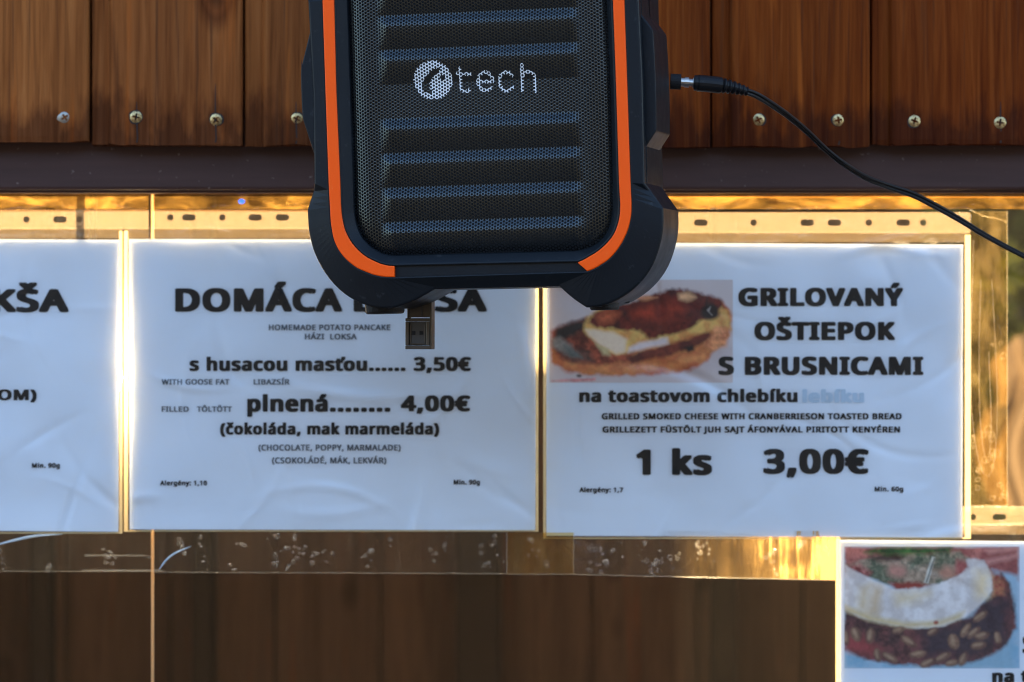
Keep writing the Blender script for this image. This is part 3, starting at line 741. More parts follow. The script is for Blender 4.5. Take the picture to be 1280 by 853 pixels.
sandwich = [
    (ell(800, 440, 112, 32, -2), (158, 150, 160), 22, 3, 0.05),
    # lower crust
    ([(688, 430), (690, 452), (706, 464), (735, 469), (775, 470), (820, 468), (860, 464), (884, 452), (893, 440), (912, 420), (915, 395), (905, 378), (880, 372), (780, 400), (720, 405)], (176, 110, 56), 3, 2.5, 0.3, (150, 72, 42)),
    ([(694, 452), (720, 462), (780, 466), (850, 461), (885, 448), (880, 441), (830, 452), (770, 457), (715, 452)], (192, 130, 72), 5, 2, 0.2, (168, 98, 56)),
    # dark top left slice end
    ([(689, 415), (700, 408), (735, 396), (760, 398), (790, 425), (792, 452), (745, 456), (700, 448), (690, 434)], (92, 40, 34), 4, 3, 0.4, (140, 64, 44)),
    ([(696, 412), (712, 405), (733, 399), (730, 412), (706, 424), (694, 424)], (38, 38, 44), 4, 2, 0.5),
    ([(702, 436), (735, 440), (742, 452), (715, 454), (702, 446)], (54, 48, 54), 5, 2, 0.4, (90, 60, 56)),
    ([(690, 424), (700, 422), (714, 432), (718, 444), (704, 442), (691, 434)], (112, 112, 112), 4, 1.5, 0.3),
    ([(705, 432), (722, 440), (728, 448), (712, 446)], (86, 96, 100), 3, 1, 0.3),
    # dark band between cheese and crust at right
    ([(785, 448), (800, 440), (860, 424), (884, 412), (893, 420), (870, 434), (830, 446), (790, 454)], (110, 44, 34), 3, 2, 0.4, (70, 26, 28)),
    ([(855, 434), (866, 432), (868, 438), (860, 441)], (30, 24, 28), 2, 1, 0.2),
    # bright melted cheese
    ([(729, 414), (734, 396), (750, 386), (775, 396), (860, 404), (885, 392), (908, 388), (911, 402), (896, 412), (860, 420), (835, 430), (790, 440), (770, 444), (748, 432)], (198, 170, 92), 3, 2, 0.2, (176, 128, 66)),
    ([(732, 412), (742, 412), (768, 416), (784, 424), (782, 440), (770, 443), (748, 430), (736, 420)], (196, 184, 172), 3, 1, 0.08),
    ([(786, 434), (800, 428), (834, 422), (836, 430), (806, 436), (785, 441)], (182, 176, 188), 3, 1, 0.08),
    ([(745, 430), (760, 436), (764, 445), (754, 444)], (170, 160, 120), 3, 1, 0.1),
    # red cranberry top
    ([(734, 404), (745, 390), (765, 384), (790, 376), (815, 370), (834, 363), (850, 360), (868, 363), (885, 368), (900, 374), (904, 384), (890, 396), (878, 400), (862, 410), (840, 418), (812, 424), (800, 414), (770, 412), (745, 410)], (100, 26, 24), 3, 3, 0.6, (58, 18, 24)),
    ([(790, 392), (810, 378), (845, 376), (860, 386), (840, 400), (810, 402)], (150, 44, 24), 10, 3, 0.4, (104, 28, 24)),
    ([(745, 396), (760, 388), (775, 392), (765, 402), (750, 404)], (170, 80, 44), 7, 2, 0.3),
    ([(848, 368), (862, 366), (870, 372), (858, 376), (849, 374)], (206, 160, 120), 4, 1.5, 0.2),
    ([(788, 372), (806, 370), (822, 372), (806, 376)], (190, 130, 90), 3, 1, 0.2),
    ([(893, 392), (902, 384), (912, 398), (914, 412), (902, 408)], (190, 160, 90), 3, 1.5, 0.2, (170, 110, 66)),
    ([(895, 408), (912, 412), (908, 432), (890, 440), (880, 432)], (160, 92, 60), 4, 2, 0.3, (184, 126, 84)),
    (ell(888, 390, 11, 10), (26, 24, 32), 3, 1.2, 0.3),
    ([(884, 388), (888, 384), (886, 390), (890, 394)], (170, 170, 176), 1.5, 0.3, 0.1),
    (ell(724, 470, 3, 1.6), (50, 40, 44), 1.5, 0.5, 0.1),
    ([(690, 475), (744, 473), (744, 476), (690, 478)], (176, 118, 124), 1.5, 1.5, 0.4),
]
picture(sh3, p3, 687, 350, 916, 478.5, 0.75, sandwich, (172, 168, 178), 'photo_print')
# sheet 4
sh4 = Sheet((1050, 675), (1562, 679), (1560, 1040), (1050, 1036), 0.0036, 4.0, 0.5)
p4 = empty('menu_sheet', W(1300, 850, 0.003), 'white menu sheet with a seeded bread and cheese picture in the lower right corner', 'menu sheet')
v, f = sheet_mesh(sh4); pyd('paper', v, f, M['paper'], p4, True)
text(sh4, p4, 'na toastovom chlebíku', 1240, 1512, 853.5, 16, 0.05)
text(sh4, p4, 'SYROM', 1278, 1400, 817, 23, 0.055)
rnd = random.Random(11)
bread = [
    # red tablecloth behind, plate
    ([(1056, 684), (1273, 684), (1273, 726), (1230, 715), (1056, 720)], (128, 66, 70), 3, 1, 0.25, (150, 92, 90)),
    ([(1232, 700), (1273, 692), (1273, 697), (1234, 706)], (170, 120, 120), 4, 1, 0.1),
    ([(1232, 688), (1273, 684), (1273, 687), (1236, 692)], (170, 120, 120), 4, 1, 0.1),
    ([(1240, 712), (1273, 720), (1275, 836), (1056, 836), (1056, 818), (1240, 836)], (124, 160, 190), 4, 1, 0.08, (96, 146, 180)),
    ([(1180, 828), (1240, 812), (1262, 800), (1268, 836), (1150, 836)], (110, 150, 178), 6, 1, 0.06),
    # dark bread
    ([(1056, 760), (1100, 770), (1160, 785), (1215, 770), (1245, 735), (1252, 718), (1262, 730), (1268, 755), (1269, 785), (1258, 806), (1236, 820), (1205, 830), (1160, 833), (1110, 830), (1072, 822), (1056, 812)], (62, 42, 50), 3, 2.5, 0.5, (86, 48, 54)),
    ([(1150, 790), (1205, 778), (1240, 750), (1262, 750), (1255, 800), (1215, 818), (1160, 822)], (48, 40, 56), 12, 3, 0.3),
    ([(1056, 792), (1080, 796), (1100, 812), (1095, 822), (1056, 812)], (128, 52, 60), 8, 2, 0.3),
    # crust bit at right of cheese
    ([(1236, 716), (1250, 716), (1258, 730), (1254, 744), (1240, 748)], (170, 120, 84), 4, 2.5, 0.4, (120, 56, 50)),
    # salad and filling
    ([(1056, 706), (1075, 700), (1110, 692), (1200, 690), (1215, 700), (1205, 724), (1180, 734), (1120, 734), (1088, 722), (1060, 712)], (84, 98, 84), 3, 3, 0.6, (124, 112, 102)),
    ([(1085, 696), (1110, 690), (1130, 696), (1125, 702), (1095, 703)], (56, 36, 36), 4, 2, 0.3),
    ([(1100, 684), (1190, 684), (1186, 691), (1150, 694), (1110, 694), (1080, 690)], (50, 108, 48), 4, 2, 0.5, (26, 60, 32)),
    ([(1058, 706), (1075, 706), (1090, 716), (1085, 724), (1064, 714)], (118, 44, 50), 4, 2.5, 0.5, (160, 110, 110)),
    ([(1196, 700), (1212, 704), (1206, 718), (1190, 722)], (138, 70, 74), 4, 2, 0.3),
    ([(1110, 728), (1150, 728), (1165, 734), (1150, 738), (1120, 738)], (120, 40, 38), 3, 1.5, 0.3),
    (ell(1122, 714, 12, 8), (158, 116, 110), 6, 2, 0.2),
    (ell(1184, 716, 10, 8), (160, 120, 108), 6, 2, 0.2),
    ([(1165, 696), (1169, 697), (1160, 729), (1155, 728)], (176, 184, 186), 1.5, 0.3, 0.1),
    ([(1167.2, 698), (1168.6, 698), (1158.8, 728), (1157, 728)], (40, 44, 50), 1, 0.1, 0.1),
    # white cheese band
    ([(1056, 706), (1070, 714), (1096, 728), (1120, 737), (1150, 735), (1180, 728), (1200, 718), (1210, 708), (1208, 700), (1216, 697), (1230, 701), (1238, 716), (1240, 738), (1226, 756), (1205, 772), (1180, 782), (1150, 786), (1115, 782), (1080, 774), (1056, 762)], (188, 192, 204), 2, 1.8, 0.08, (164, 164, 172)),
    ([(1056, 756), (1090, 770), (1130, 778), (1175, 776), (1206, 764), (1200, 774), (1170, 783), (1130, 785), (1085, 776), (1056, 764)], (172, 162, 132), 4, 1, 0.1),
    ([(1076, 736), (1086, 732), (1082, 764), (1073, 762)], (172, 158, 128), 10, 2.5, 0.1),
    ([(1092, 734), (1100, 736), (1096, 768), (1088, 766)], (168, 148, 112), 10, 2.5, 0.1),
    ([(1120, 744), (1160, 742), (1140, 752), (1122, 754)], (178, 168, 140), 12, 2.5, 0.1),
    ([(1222, 716), (1234, 720), (1232, 744), (1222, 744)], (190, 176, 140), 13, 2.5, 0.1),
    (ell(1170, 778.5, 3.2, 2.4), (130, 60, 50), 1.5, 0.5, 0.2),
]
for sx, sy, rx, ry, ro in ((1070, 793, 6.5, 10, -25), (1088, 795, 6, 10, 10), (1136, 802, 5, 12, -58), (1192, 802, 7, 10, -10), (1207, 788, 4.5, 10, 35), (1217, 791, 4.5, 10, 50),
                           (1227, 795, 5, 10, 75), (1247, 798, 4.5, 9, -8), (1223, 807, 5, 10, 80), (1147, 818, 5, 11, 80), (1178, 822, 5, 12, 60), (1204, 824, 5, 10, 25),
                           (1097, 819, 4.5, 9, -10), (1112, 822, 5, 11, -60), (1160, 829, 5, 11, 65), (1123, 788, 4, 8, 70), (1058, 797, 4, 10, 0), (1190, 829, 4, 9, 80), (1225, 771, 4, 11, 55), (1166, 790, 4, 8, 60)):
    bread.append((ell(sx, sy, rx, ry, ro), (112, 86, 74), 2.0, 0.8, 0.5, (80, 56, 54)))
    bread.append((ell(sx-1, sy-1, rx*0.35, ry*0.6, ro), (140, 118, 100), 2.5, 0.5, 0.2))
picture(sh4, p4, 1055.5, 683.5, 1274.5, 835.5, 0.8, bread, (150, 172, 196), 'photo_print')

# ---------------------------------------------------------------- plastic sleeves
def rect_px(x0, y0, x1, y1, y, teeth=0.0, pitch=3.0):
    """outline in world x,z; long edges optionally cut in small teeth"""
    pts = []
    if teeth:
        n = int((x1-x0)/pitch)
        for i in range(n): pts += [(x0+i*pitch, y1), (x0+(i+0.5)*pitch, y1+teeth)]
        pts += [(x1, y1), (x1, y0)]
        for i in range(n, 0, -1): pts += [(x0+i*pitch, y0), (x0+(i-0.5)*pitch, y0-teeth)]
        pts += [(x0, y0)]
    else: pts = [(x0, y1), (x1, y1), (x1, y0), (x0, y0)]
    return [(W(a, b, y).x, W(a, b, y).z) for a, b in pts]
def hole_px(cx, cy, oval, y):
    pts = []
    hx = 4.4 if oval else 0.0; r = 4.1
    for k in range(20):
        a = 2*math.pi*k/20
        pts.append((cx + math.cos(a)*r + (hx if math.cos(a) > 0 else -hx), cy + math.sin(a)*r))
    return [(W(a, b, y).x, W(a, b, y).z) for a, b in pts]
def plate(name, outline, holes, y, thick, material, parent):
    me = flat_shape(name, outline, holes, thick, material)
    n = len(me.vertices); co = np.empty(n*3); me.vertices.foreach_get('co', co); co = co.reshape(-1, 3)
    co = np.stack([co[:, 0], y - co[:, 2], co[:, 1]], -1)
    me.vertices.foreach_set('co', co.ravel()); me.update()
    return link(name, me, M[material], parent)

def sleeve(paper, x0, y0, x1, y1, holes, strip, yy, label, seam_l=2.2, seam_r=2.2, seam_b=1.8, hazy=True, strip_ext=None):
    """punched pocket: wavy front film, welded seams round it, punched strip along the top"""
    c = W((x0+x1)/2, (y0+y1)/2, yy)
    root = empty('plastic_sleeve', c, label, 'plastic sleeve', 'clear punched sleeves holding the menu sheets')
    sh = Sheet((x0, strip[0]), (x1, strip[0]), (x1, y1), (x0, y1), paper.y, x0*0.01+7, 0.5 if yy > 0 else 1.0)
    own = sh.wave; sh.wave = lambda a, b: paper.wave(a, b) + min(own(a, b), 0.0)*0.5 - 0.0011
    vs, fs = sheet_mesh(sh, 160, 116)
    pyd('sleeve_film', vs, fs, M['sleeve'], root, True)
    sx0, sx1 = strip_ext or (x0, x1)
    plate('punched_strip', rect_px(sx0, strip[0], sx1, strip[1], yy, 0.9, 3.2), [hole_px(h, strip[2], o, yy) for h, o in holes], yy-0.0004, 0.0003, 'strip', root)
    plate('top_weld', rect_px(x0, strip[1]-1.5, x1, strip[1]+12, yy), [], yy+0.0003, 0.0003, 'margin', root)
    plate('side_weld', rect_px(x0, strip[1]+3, x0+seam_l, y1, yy), [], yy-0.0016, 0.0004, 'seam', root)
    plate('side_weld', rect_px(x1-seam_r, strip[1]+3, x1, y1, yy), [], yy-0.0016, 0.0004, 'seam', root)
    plate('bottom_weld', rect_px(x0, y1-seam_b, x1, y1, yy), [], yy-0.0030, 0.0004, 'seam', root)
    return root
sleeve(sh1, -370, 262, 153.2, 667, [(33, 0), (75, 1), (99, 0), (-30, 0), (-90, 1), (-140, 0), (-200, 1), (-250, 1)], (263, 286, 274.5), -0.0052,
       'clear sleeve over the leftmost menu sheet, three holes showing in its top strip', 4.5, 4.0, strip_ext=(-370, 186))
sleeve(sh2, 155.2, 262, 673, 664.5, [(213, 0), (236, 1), (278, 0), (319, 1), (353, 1), (430, 0), (480, 1), (520, 1), (580, 0)], (263, 286, 272), -0.0052,
       'clear sleeve over the DOMÁCA LOKŠA sheet, left of the glowing seam', 5.0, 3.5, strip_ext=(191, 673))
sleeve(sh3, 679, 266, 1213, 673.5, [(760, 0), (820, 1), (876, 1), (942, 0), (1009, 1), (1043, 1), (1086, 0), (1129, 1), (1154, 0)], (266, 291, 278.5), -0.0052,
       'clear sleeve over the GRILOVANÝ OŠTIEPOK sheet, under the black cable', 4.0, 7.0)
s4 = sleeve(sh4, 1044.5, 634, 1570, 1045, [(1110, 0), (1216, 0), (1249, 1), (1320, 0), (1380, 1)], (634, 656, 646.5), 0.0022,
       'clear sleeve over the seeded bread sheet, lower right corner', 5.0, 4.0, strip_ext=(1044.5, 1570))

# gaps between sleeves: a third band of plain film along the top
def tapes():
    # brown tape right under the beam
    bm_root = []
    for (a, b, lb) in ((-600, 186, 'brown packing tape along the top of the left pane under the beam'), (192, 1300, 'long brown packing tape along the top of the right pane under the beam')):
        o = plate('packing_tape', rect_px(a, 236, b, 261.5, -0.0012), [], -0.0012, 0.0002, 'amber', None)
        if a > 0:
            plate('folded_edge', rect_px(500, 241.5, b, 247.5, -0.0016), [], -0.0017, 0.0002, 'fold', o)
        tag(o, lb, 'tape')
    # clear adhesive film below the sheets
    def strip(x0, x1, ya, yb, yb2, lb, name='adhesive_film', mt='sticky', y=-0.0006):
        out = [(W(x0, yb, y).x, W(x0, yb, y).z), (W(x1, yb2, y).x, W(x1, yb2, y).z), (W(x1, ya, y).x, W(x1, ya, y).z), (W(x0, ya, y).x, W(x0, ya, y).z)]
        o = plate(name, out, [], y, 0.0002, mt, None); tag(o, lb, 'clear tape')
        e = 1.1
        out = [(W(x0, yb+e, y).x, W(x0, yb+e, y).z), (W(x1, yb2+e, y).x, W(x1, yb2+e, y).z), (W(x1, yb2-0.3, y).x, W(x1, yb2-0.3, y).z), (W(x0, yb-0.3, y).x, W(x0, yb-0.3, y).z)]
        plate('tape_edge', out, [], y-0.0002, 0.0003, 'edge_line', o)
        return o
    def bubbles(o, x0, x1, y0, y1, n, seed, y=-0.0012, rmin=0.8, rmax=2.6):
        rnd = random.Random(seed); bm = bmesh.new()
        for i in range(n):
            # bubbles gather in short chains
            if i % 4 == 0: cx, cy = rnd.uniform(x0, x1), rnd.uniform(y0+3, y1-3)
            else: cx += rnd.gauss(0, 5); cy += rnd.gauss(0, 7)
            cx, cy = min(max(cx, x0), x1), min(max(cy, y0+2), y1-2)
            r = rnd.uniform(rmin, rmax)*(1 if rnd.random() > 0.3 else 0.5); sq = rnd.uniform(0.75, 1.25); ph = rnd.uniform(0, 6)
            pts = []
            for k in range(13):
                a = 2*math.pi*k/12
                q = r*(1+0.12*math.sin(2*a+ph)); pts.append(W(cx+q*math.cos(a), cy+q*sq*math.sin(a), y))
            tube(bm, pts, 0.00032, 5, False)
        b = bm_obj('air_bubbles', bm, M['bubble'], o); b['kind'] = 'stuff'; return b
    a = strip(-600, 188, 664, 714, 714, 'clear adhesive film with air bubbles under the leftmost menu sheet')
    bubbles(a, -60, 186, 668, 713, 46, 1)
    a2 = strip(191, 633, 664, 715, 717, 'long clear adhesive film with air bubbles under the DOMÁCA LOKŠA sheet')
    bubbles(a2, 195, 632, 668, 714, 90, 2)
    t = strip(634, 717, 666, 717.5, 717.5, 'square of wrinkled clear tape under the gap between the two middle sheets', 'clear_tape', 'tape', -0.0085)
    bubbles(t, 645, 712, 672, 714, 10, 3, -0.0089)
    for xx in (633.5, 717): plate('tape_edge', rect_px(xx-0.8, 666, xx+0.8, 718, -0.0089), [], -0.0089, 0.0003, 'edge_line', t)
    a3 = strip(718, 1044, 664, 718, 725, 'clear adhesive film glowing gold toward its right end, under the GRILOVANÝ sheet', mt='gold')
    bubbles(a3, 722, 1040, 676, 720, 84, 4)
    # vertical tape right of sheet 3
    v = strip(1214, 1259, 264, 632, 632, 'upright clear tape with loop marks at the right edge of the window', 'clear_tape', 'tape')
    plate('tape_edge', rect_px(1258.4, 264, 1259.6, 632, -0.001), [], -0.0010, 0.0003, 'edge_line', v)
    bubbles(v, 1216, 1256, 400, 625, 34, 5, rmin=1.5, rmax=4.2)
    # glue loops
    bm = bmesh.new()
    for pts in ([(1217, 300), (1214, 420), (1214, 500), (1220, 560), (1231, 595), (1241, 585), (1246, 540), (1246, 470), (1240, 350)],
                [(1226, 350), (1224, 440), (1225, 520), (1230, 566), (1236, 570), (1239, 530), (1236, 440)]):
        tube(bm, [W(p.x, p.y, -0.0012) for p in catmull([Vector((a, b, 0)) for a, b in pts], 60)], 0.00025, 4, False)
    bm_obj('glue_mark', bm, M['bubble'], v)
    bm = bmesh.new()
    tube(bm, [W(p.x, p.y, -0.0012) for p in catmull([Vector((a, b, 0)) for a, b in ((1212, 262), (1230, 270), (1245, 273), (1258, 277))], 20)], 0.0006, 5, False)
    bm_obj('tape_crease', bm, M['bubble'], v)
    # raised creases at the lower left, sky highlight put into their pale blue colour
    for pts, par, r in (([(-10, 683), (20, 675), (45, 670), (78, 668)], a, 0.0011), ([(199, 712), (208, 700), (220, 691), (239, 683)], a2, 0.0008)):
        bm = bmesh.new(); q = catmull([Vector((x, y_, 0)) for x, y_ in pts], 24)
        tube(bm, [W(p.x, p.y, -0.0010) for p in q], [r*math.sin(math.pi*(0.1+0.85*i/24)) for i in range(25)], 6, False)
        bm_obj('tape_crease', bm, M['crease'], par)
    for x0, x1, yy, r in ((106, 183, 694.5, 1.2), (103, 203, 713.2, 1.3)):
        plate('tape_crease', rect_px(x0, yy-r, x1, yy+r, -0.0012), [], -0.0016, 0.0002, 'edge_line', a)  # thin hazy plates painting bright highlight lines onto the film
M['crease'] = film('crease_film', haze=0.55, haze_col=(0.6, 0.75, 0.9, 1), rough=0.2, bump_s=0.1, trans=0.2)  # pale blue haze colour stands in for reflected sky
tapes()
# small glowing blue bead, added in place of a blue reflection
def glint_bead():
    p = W(302, 252, -0.006)
    m = bpy.data.materials.new('blue_light'); m.use_nodes = True
    P(m).inputs['Base Color'].default_value = (0.05, 0.1, 0.6, 1); P(m).inputs['Emission Color'].default_value = (0.05, 0.16, 1.0, 1); P(m).inputs['Emission Strength'].default_value = 0.35
    root = empty('string_light', p, 'tiny blue light under the beam left of the speaker', 'light')
    bm = bmesh.new(); bmesh.ops.create_icosphere(bm, subdivisions=2, radius=0.0021, matrix=Matrix.Translation(p) @ Matrix.Diagonal((1.2, 1, 0.9, 1))); bm_obj('bulb', bm, m, root, True)
    bm = bmesh.new(); tube(bm, [p+Vector((0, 0.001, 0.001)), p + Vector((0.004, 0.001, 0.005)), p+Vector((0.006, 0.0, 0.012))], 0.0004, 6); bm_obj('wire', bm, M['edge_line'], root)
glint_bead()

# ---------------------------------------------------------------- loudspeaker
YAW, ROLL = R(12), R(1.5)
u0 = Vector((math.cos(YAW), -math.sin(YAW), 0)); w0 = Vector((math.sin(YAW), math.cos(YAW), 0)); v0 = Vector((0, 0, 1))
U = u0*math.cos(ROLL) + v0*math.sin(ROLL); V = v0*math.cos(ROLL) - u0*math.sin(ROLL); WW = w0
ORG = W(595, 108, -0.33)
MS = Matrix(((U.x, WW.x, V.x, ORG.x), (U.y, WW.y, V.y, ORG.y), (U.z, WW.z, V.z, ORG.z), (0, 0, 0, 1)))
CAM = Vector((0, -D, Z0))
def inv(px, py, d=0.0):
    """point on the speaker's plane at depth d (m behind its front), seen at px,py -> local u,v"""
    ray = W(px, py, 0) - CAM
    t = (ORG + WW*d - CAM).dot(WW) / ray.dot(WW)
    q = CAM + ray*t - ORG
    return Vector((q.dot(U), q.dot(V)))
def fwd(u, v, d=0.0):
    p = ORG + U*u + V*v + WW*d
    k = D / (p.y + D)
    return (p.x*k/S + 640, 426.5 - (p.z-Z0)*k/S)
spk = empty('portable_speaker', (0, 0, 0), 'black portable loudspeaker with orange trim strips and mesh grille, hanging before the window', 'speaker')
spk.matrix_world = MS; spk['_local'] = 1

def half(segs):
    """segs: list of (list of px points, count). returns flat list of local uv, and segment start indices"""
    out = []; marks = []
    for pts, n in segs:
        marks.append(len(out))
        q = catmull([Vector((a, b, 0)) for a, b in pts], n)
        out += [inv(p.x, p.y) for p in q[:-1]]
    out.append(inv(*segs[-1][0][-1])); marks.append(len(out)-1)
    return out, marks
C_ = (10, 4, 22, 5, 14, 5, 22, 4, 10)
A_px = [[(390.5, 108), (392, 230)], [(392, 230), (381.5, 262)],
        [(381.5, 262), (383.5, 290), (391, 318), (406, 345), (426, 366), (448, 379), (470, 385), (490, 385)],
        [(490, 385), (515, 376), (541, 361.5)], [(541, 361.5), (697, 358)], [(697, 358), (714, 373), (731, 384.5)],
        [(731, 384.5), (750, 382.5), (772, 374), (795, 357), (812, 335), (822, 310), (827, 285), (827, 260)],
        [(827, 260), (805, 229)], [(805, 229), (802.5, 108)]]
B_px = [[(406.8, 108), (411, 230)], [(411, 230), (412.6, 259)],
        [(412.6, 259), (414, 280), (418.5, 302), (429, 320), (446, 334.5), (465.5, 343)],
        [(465.5, 343), (478, 345.8), (493, 346.5)], [(493, 346.5), (734, 339)], [(734, 339), (740, 337), (747, 333.5)],
        [(747, 333.5), (762, 323), (775, 307), (784, 289), (788.5, 270), (789.2, 255)],
        [(789.2, 255), (788, 229)], [(788, 229), (784, 108)]]
C_px = [[(420, 108), (425.2, 230)], [(425.2, 230), (426, 256)],
        [(426, 256), (427.5, 272), (432, 290), (442, 307), (457, 321), (475, 330)],
        [(475, 330), (484, 332.3), (493, 333)], [(493, 333), (723, 328)], [(723, 328), (730, 325), (736, 321.5)],
        [(736, 321.5), (748, 314), (760, 303), (769, 290), (774.5, 272), (775.5, 256)],
        [(775.5, 256), (774, 229)], [(774, 229), (770.3, 108)]]
D_px = [[(436, 108), (440, 230)], [(440, 230), (440.5, 252)],
        [(440.5, 252), (441.5, 268), (445, 284), (452, 298), (464, 310), (476, 316.5)],
        [(476, 316.5), (484, 318.5), (492, 319)], [(492, 319), (712, 313.5)], [(712, 313.5), (720, 313), (728, 311.5)],
        [(728, 311.5), (742, 306), (753, 296), (760, 283), (763.5, 268), (764.2, 252)],
        [(764.2, 252), (764, 229)], [(764, 229), (761.5, 108)]]
_a, _b = inv(406.8, 108), inv(411, 230); _c, _d = inv(784, 108), inv(788, 229)
LEAN = 0.5*((_b.x-_a.x)/(_b.y-_a.y) + (_d.x-_c.x)/(_d.y-_c.y))
def full(pxsegs):
    h, marks = half(list(zip(pxsegs, C_)))
    for q in (0, -1): h[q] = Vector((h[q].x - h[q].y*LEAN, 0.0))
    m = [Vector((p.x - 2*p.y*LEAN, -p.y)) for p in h[1:-1]][::-1]
    return h + m, marks
LA, MK = full(A_px); LB, _ = full(B_px); LC, _ = full(C_px); LD, _ = full(D_px)
NL = len(LA)
def off(loop, d, mask=None):
    n = len(loop); out = []
    for i in range(n):
        t = (loop[(i+1) % n] - loop[i-1]).normalized()
        nn = Vector((-t.y, t.x))      # loop runs left -> bottom -> right (counter-clockwise seen from front): inward normal
        out.append(loop[i] + nn*d*(mask[i] if mask else 1.0))
    return out
# which points lie on the straight flanks
side = [0.0]*NL
nh = MK[-1]+1
for i in range(NL):
    j = i if i < nh else (NL - i)
    # distance in index to flanks: segments 0 and 8
    if j < MK[1]-0 or j > MK[8]: side[i] = 1.0
def loft(name, loops, material, parent, close_last=False, smooth=False, rng=None):
    vs, fs = [], []
    for lp, ws in loops:
        for i, p in enumerate(lp):
            vs.append((p.x, ws[i] if isinstance(ws, list) else ws, p.y))
    n = len(loops[0][0])
    for a in range(len(loops)-1):
        for i in range(n):
            fs.append((a*n+i, a*n+(i+1) % n, (a+1)*n+(i+1) % n, (a+1)*n+i))
    if close_last: fs.append(tuple((len(loops)-1)*n + i for i in range(n)))
    me = bpy.data.meshes.new(name); me.from_pydata(vs, [], fs); me.update()
    bm = bmesh.new(); bm.from_mesh(me); bmesh.ops.recalc_face_normals(bm, faces=bm.faces); bm.to_mesh(me); bm.free()
    return link(name, me, material, parent, smooth)
# front rises a little inside the corner guards: guard face falls back to the edge
fall = []
for i in range(NL):
    j = i if i < nh else (NL - i)
    fall.append(0.0050 if (MK[1] < j < MK[8]) else 0.0008)
mm = 0.001
GD = 0.066
loft('front_frame', [
    (off(LA, 1.5*mm), GD), (LA, GD-2*mm),
    (LA, 12*mm), (off(LA, 2.2*mm, side), 11.5*mm), (off(LA, 2.2*mm, side), 9.3*mm), (LA, 8.8*mm),
    (LA, [f+1.4*mm for f in fall]), (off(LA, 0.5*mm), [f+0.5*mm for f in fall]), (off(LA, 1.4*mm), [f for f in fall]),
    (off(LB, -0.9*mm), 0.0), (off(LB, -0.3*mm), 0.2*mm), (off(LB, -0.1*mm), 2.2*mm), (off(LC, 0.1*mm), 2.2*mm), (off(LC, 0.3*mm), 0.2*mm), (off(LC, 0.9*mm), 0.0),
    (off(LC, 1.6*mm), 0.25*mm), (off(LD, -0.6*mm), 4.4*mm), (off(LD, -0.1*mm), 5.2*mm), (off(LD, 0.1*mm), 12*mm)], M['case'], spk)
# back of frame and rear shell
def scale_loop(lp, su, sv, k=0.0):
    return [Vector((p.x*su, p.y*sv)) for p in lp]
LR = off(LA, 1.5*mm)
# rounded rectangle for the shell behind the guards
def rrect(hu, hv, r, n, cu=0.0):
    out = []
    # start at left middle, go down, right, up: same order and count as loops
    pts = []
    for (cx, cy, a0) in ((-hu+r, -hv+r, 180), (hu-r, -hv+r, 270), (hu-r, hv-r, 0), (-hu+r, hv-r, 90)):
        for k in range(9):
            a = R(a0 + 90*k/8); pts.append(Vector((cx + r*math.cos(a)+cu, cy + r*math.sin(a), 0)))
    pts = [Vector((-hu+cu, 0, 0))] + pts + [Vector((-hu+cu, 0, 0))]
    Ls = [0]
    for i in range(1, len(pts)): Ls.append(Ls[-1]+(pts[i]-pts[i-1]).length)
    j = 0
    for i in range(n):
        s = Ls[-1]*i/n
        while Ls[j+1] < s: j += 1
        t = (s-Ls[j])/max(Ls[j+1]-Ls[j], 1e-9); q = pts[j].lerp(pts[j+1], t); out.append(Vector((q.x, q.y)))
    return out
hu = inv(803, 108).x; hl = inv(391, 108).x; cu = (hu+hl)/2; hw = (hu-hl)/2; hv = -inv(600, 357).y
loft('rear_shell', [(rrect(hw-1*mm, hv-1*mm, 0.03, 90, cu), 0.040), (rrect(hw-1*mm, hv-1*mm, 0.03, 90, cu), 0.074), (rrect(hw-6*mm, hv-5*mm, 0.03, 90, cu), 0.082),
                    (rrect(hw-28*mm, hv-22*mm, 0.03, 90, cu), 0.135), (rrect(hw-36*mm, hv-30*mm, 0.025, 90, cu), 0.142)], M['case'], spk, True, False)
# close the back of the guard ring
me = bpy.data.meshes.new('guard_back'); 
loft('guard_back', [(off(LA, 1.5*mm), GD), (off(LA, 22*mm), GD+0.2*mm)], M['case'], spk)

# orange strips
def strip_part(idx):
    vs, fs = [], []; pr = -0.55*mm
    o1, o2, c1, c2 = off(LB, -0.05*mm), off(LB, 0.6*mm), off(LC, 0.05*mm), off(LC, -0.6*mm)
    for i in idx:
        for lp, wv in ((o1, 2.3*mm), (o1, pr+0.5*mm), (o2, pr), (c2, pr), (c1, pr+0.5*mm), (c1, 2.3*mm)):
            vs.append((lp[i].x, wv, lp[i].y))
    n = 6
    for a in range(len(idx)-1):
        for k in range(n-1): fs.append((a*n+k, a*n+k+1, (a+1)*n+k+1, (a+1)*n+k))
    fs.append(tuple(range(n))); fs.append(tuple(len(vs)-n+k for k in range(n)))
    me = bpy.data.meshes.new('orange_trim'); me.from_pydata(vs, [], fs)
    bm = bmesh.new(); bm.from_mesh(me); bmesh.ops.recalc_face_normals(bm, faces=bm.faces); bm.to_mesh(me); bm.free()
    link('orange_trim', me, M['orange'], spk)
left = list(range(NL-MK[4], NL)) + list(range(0, MK[4]+1))
right = list(range(MK[5], NL-MK[5]+1))
strip_part(left); strip_part(right)

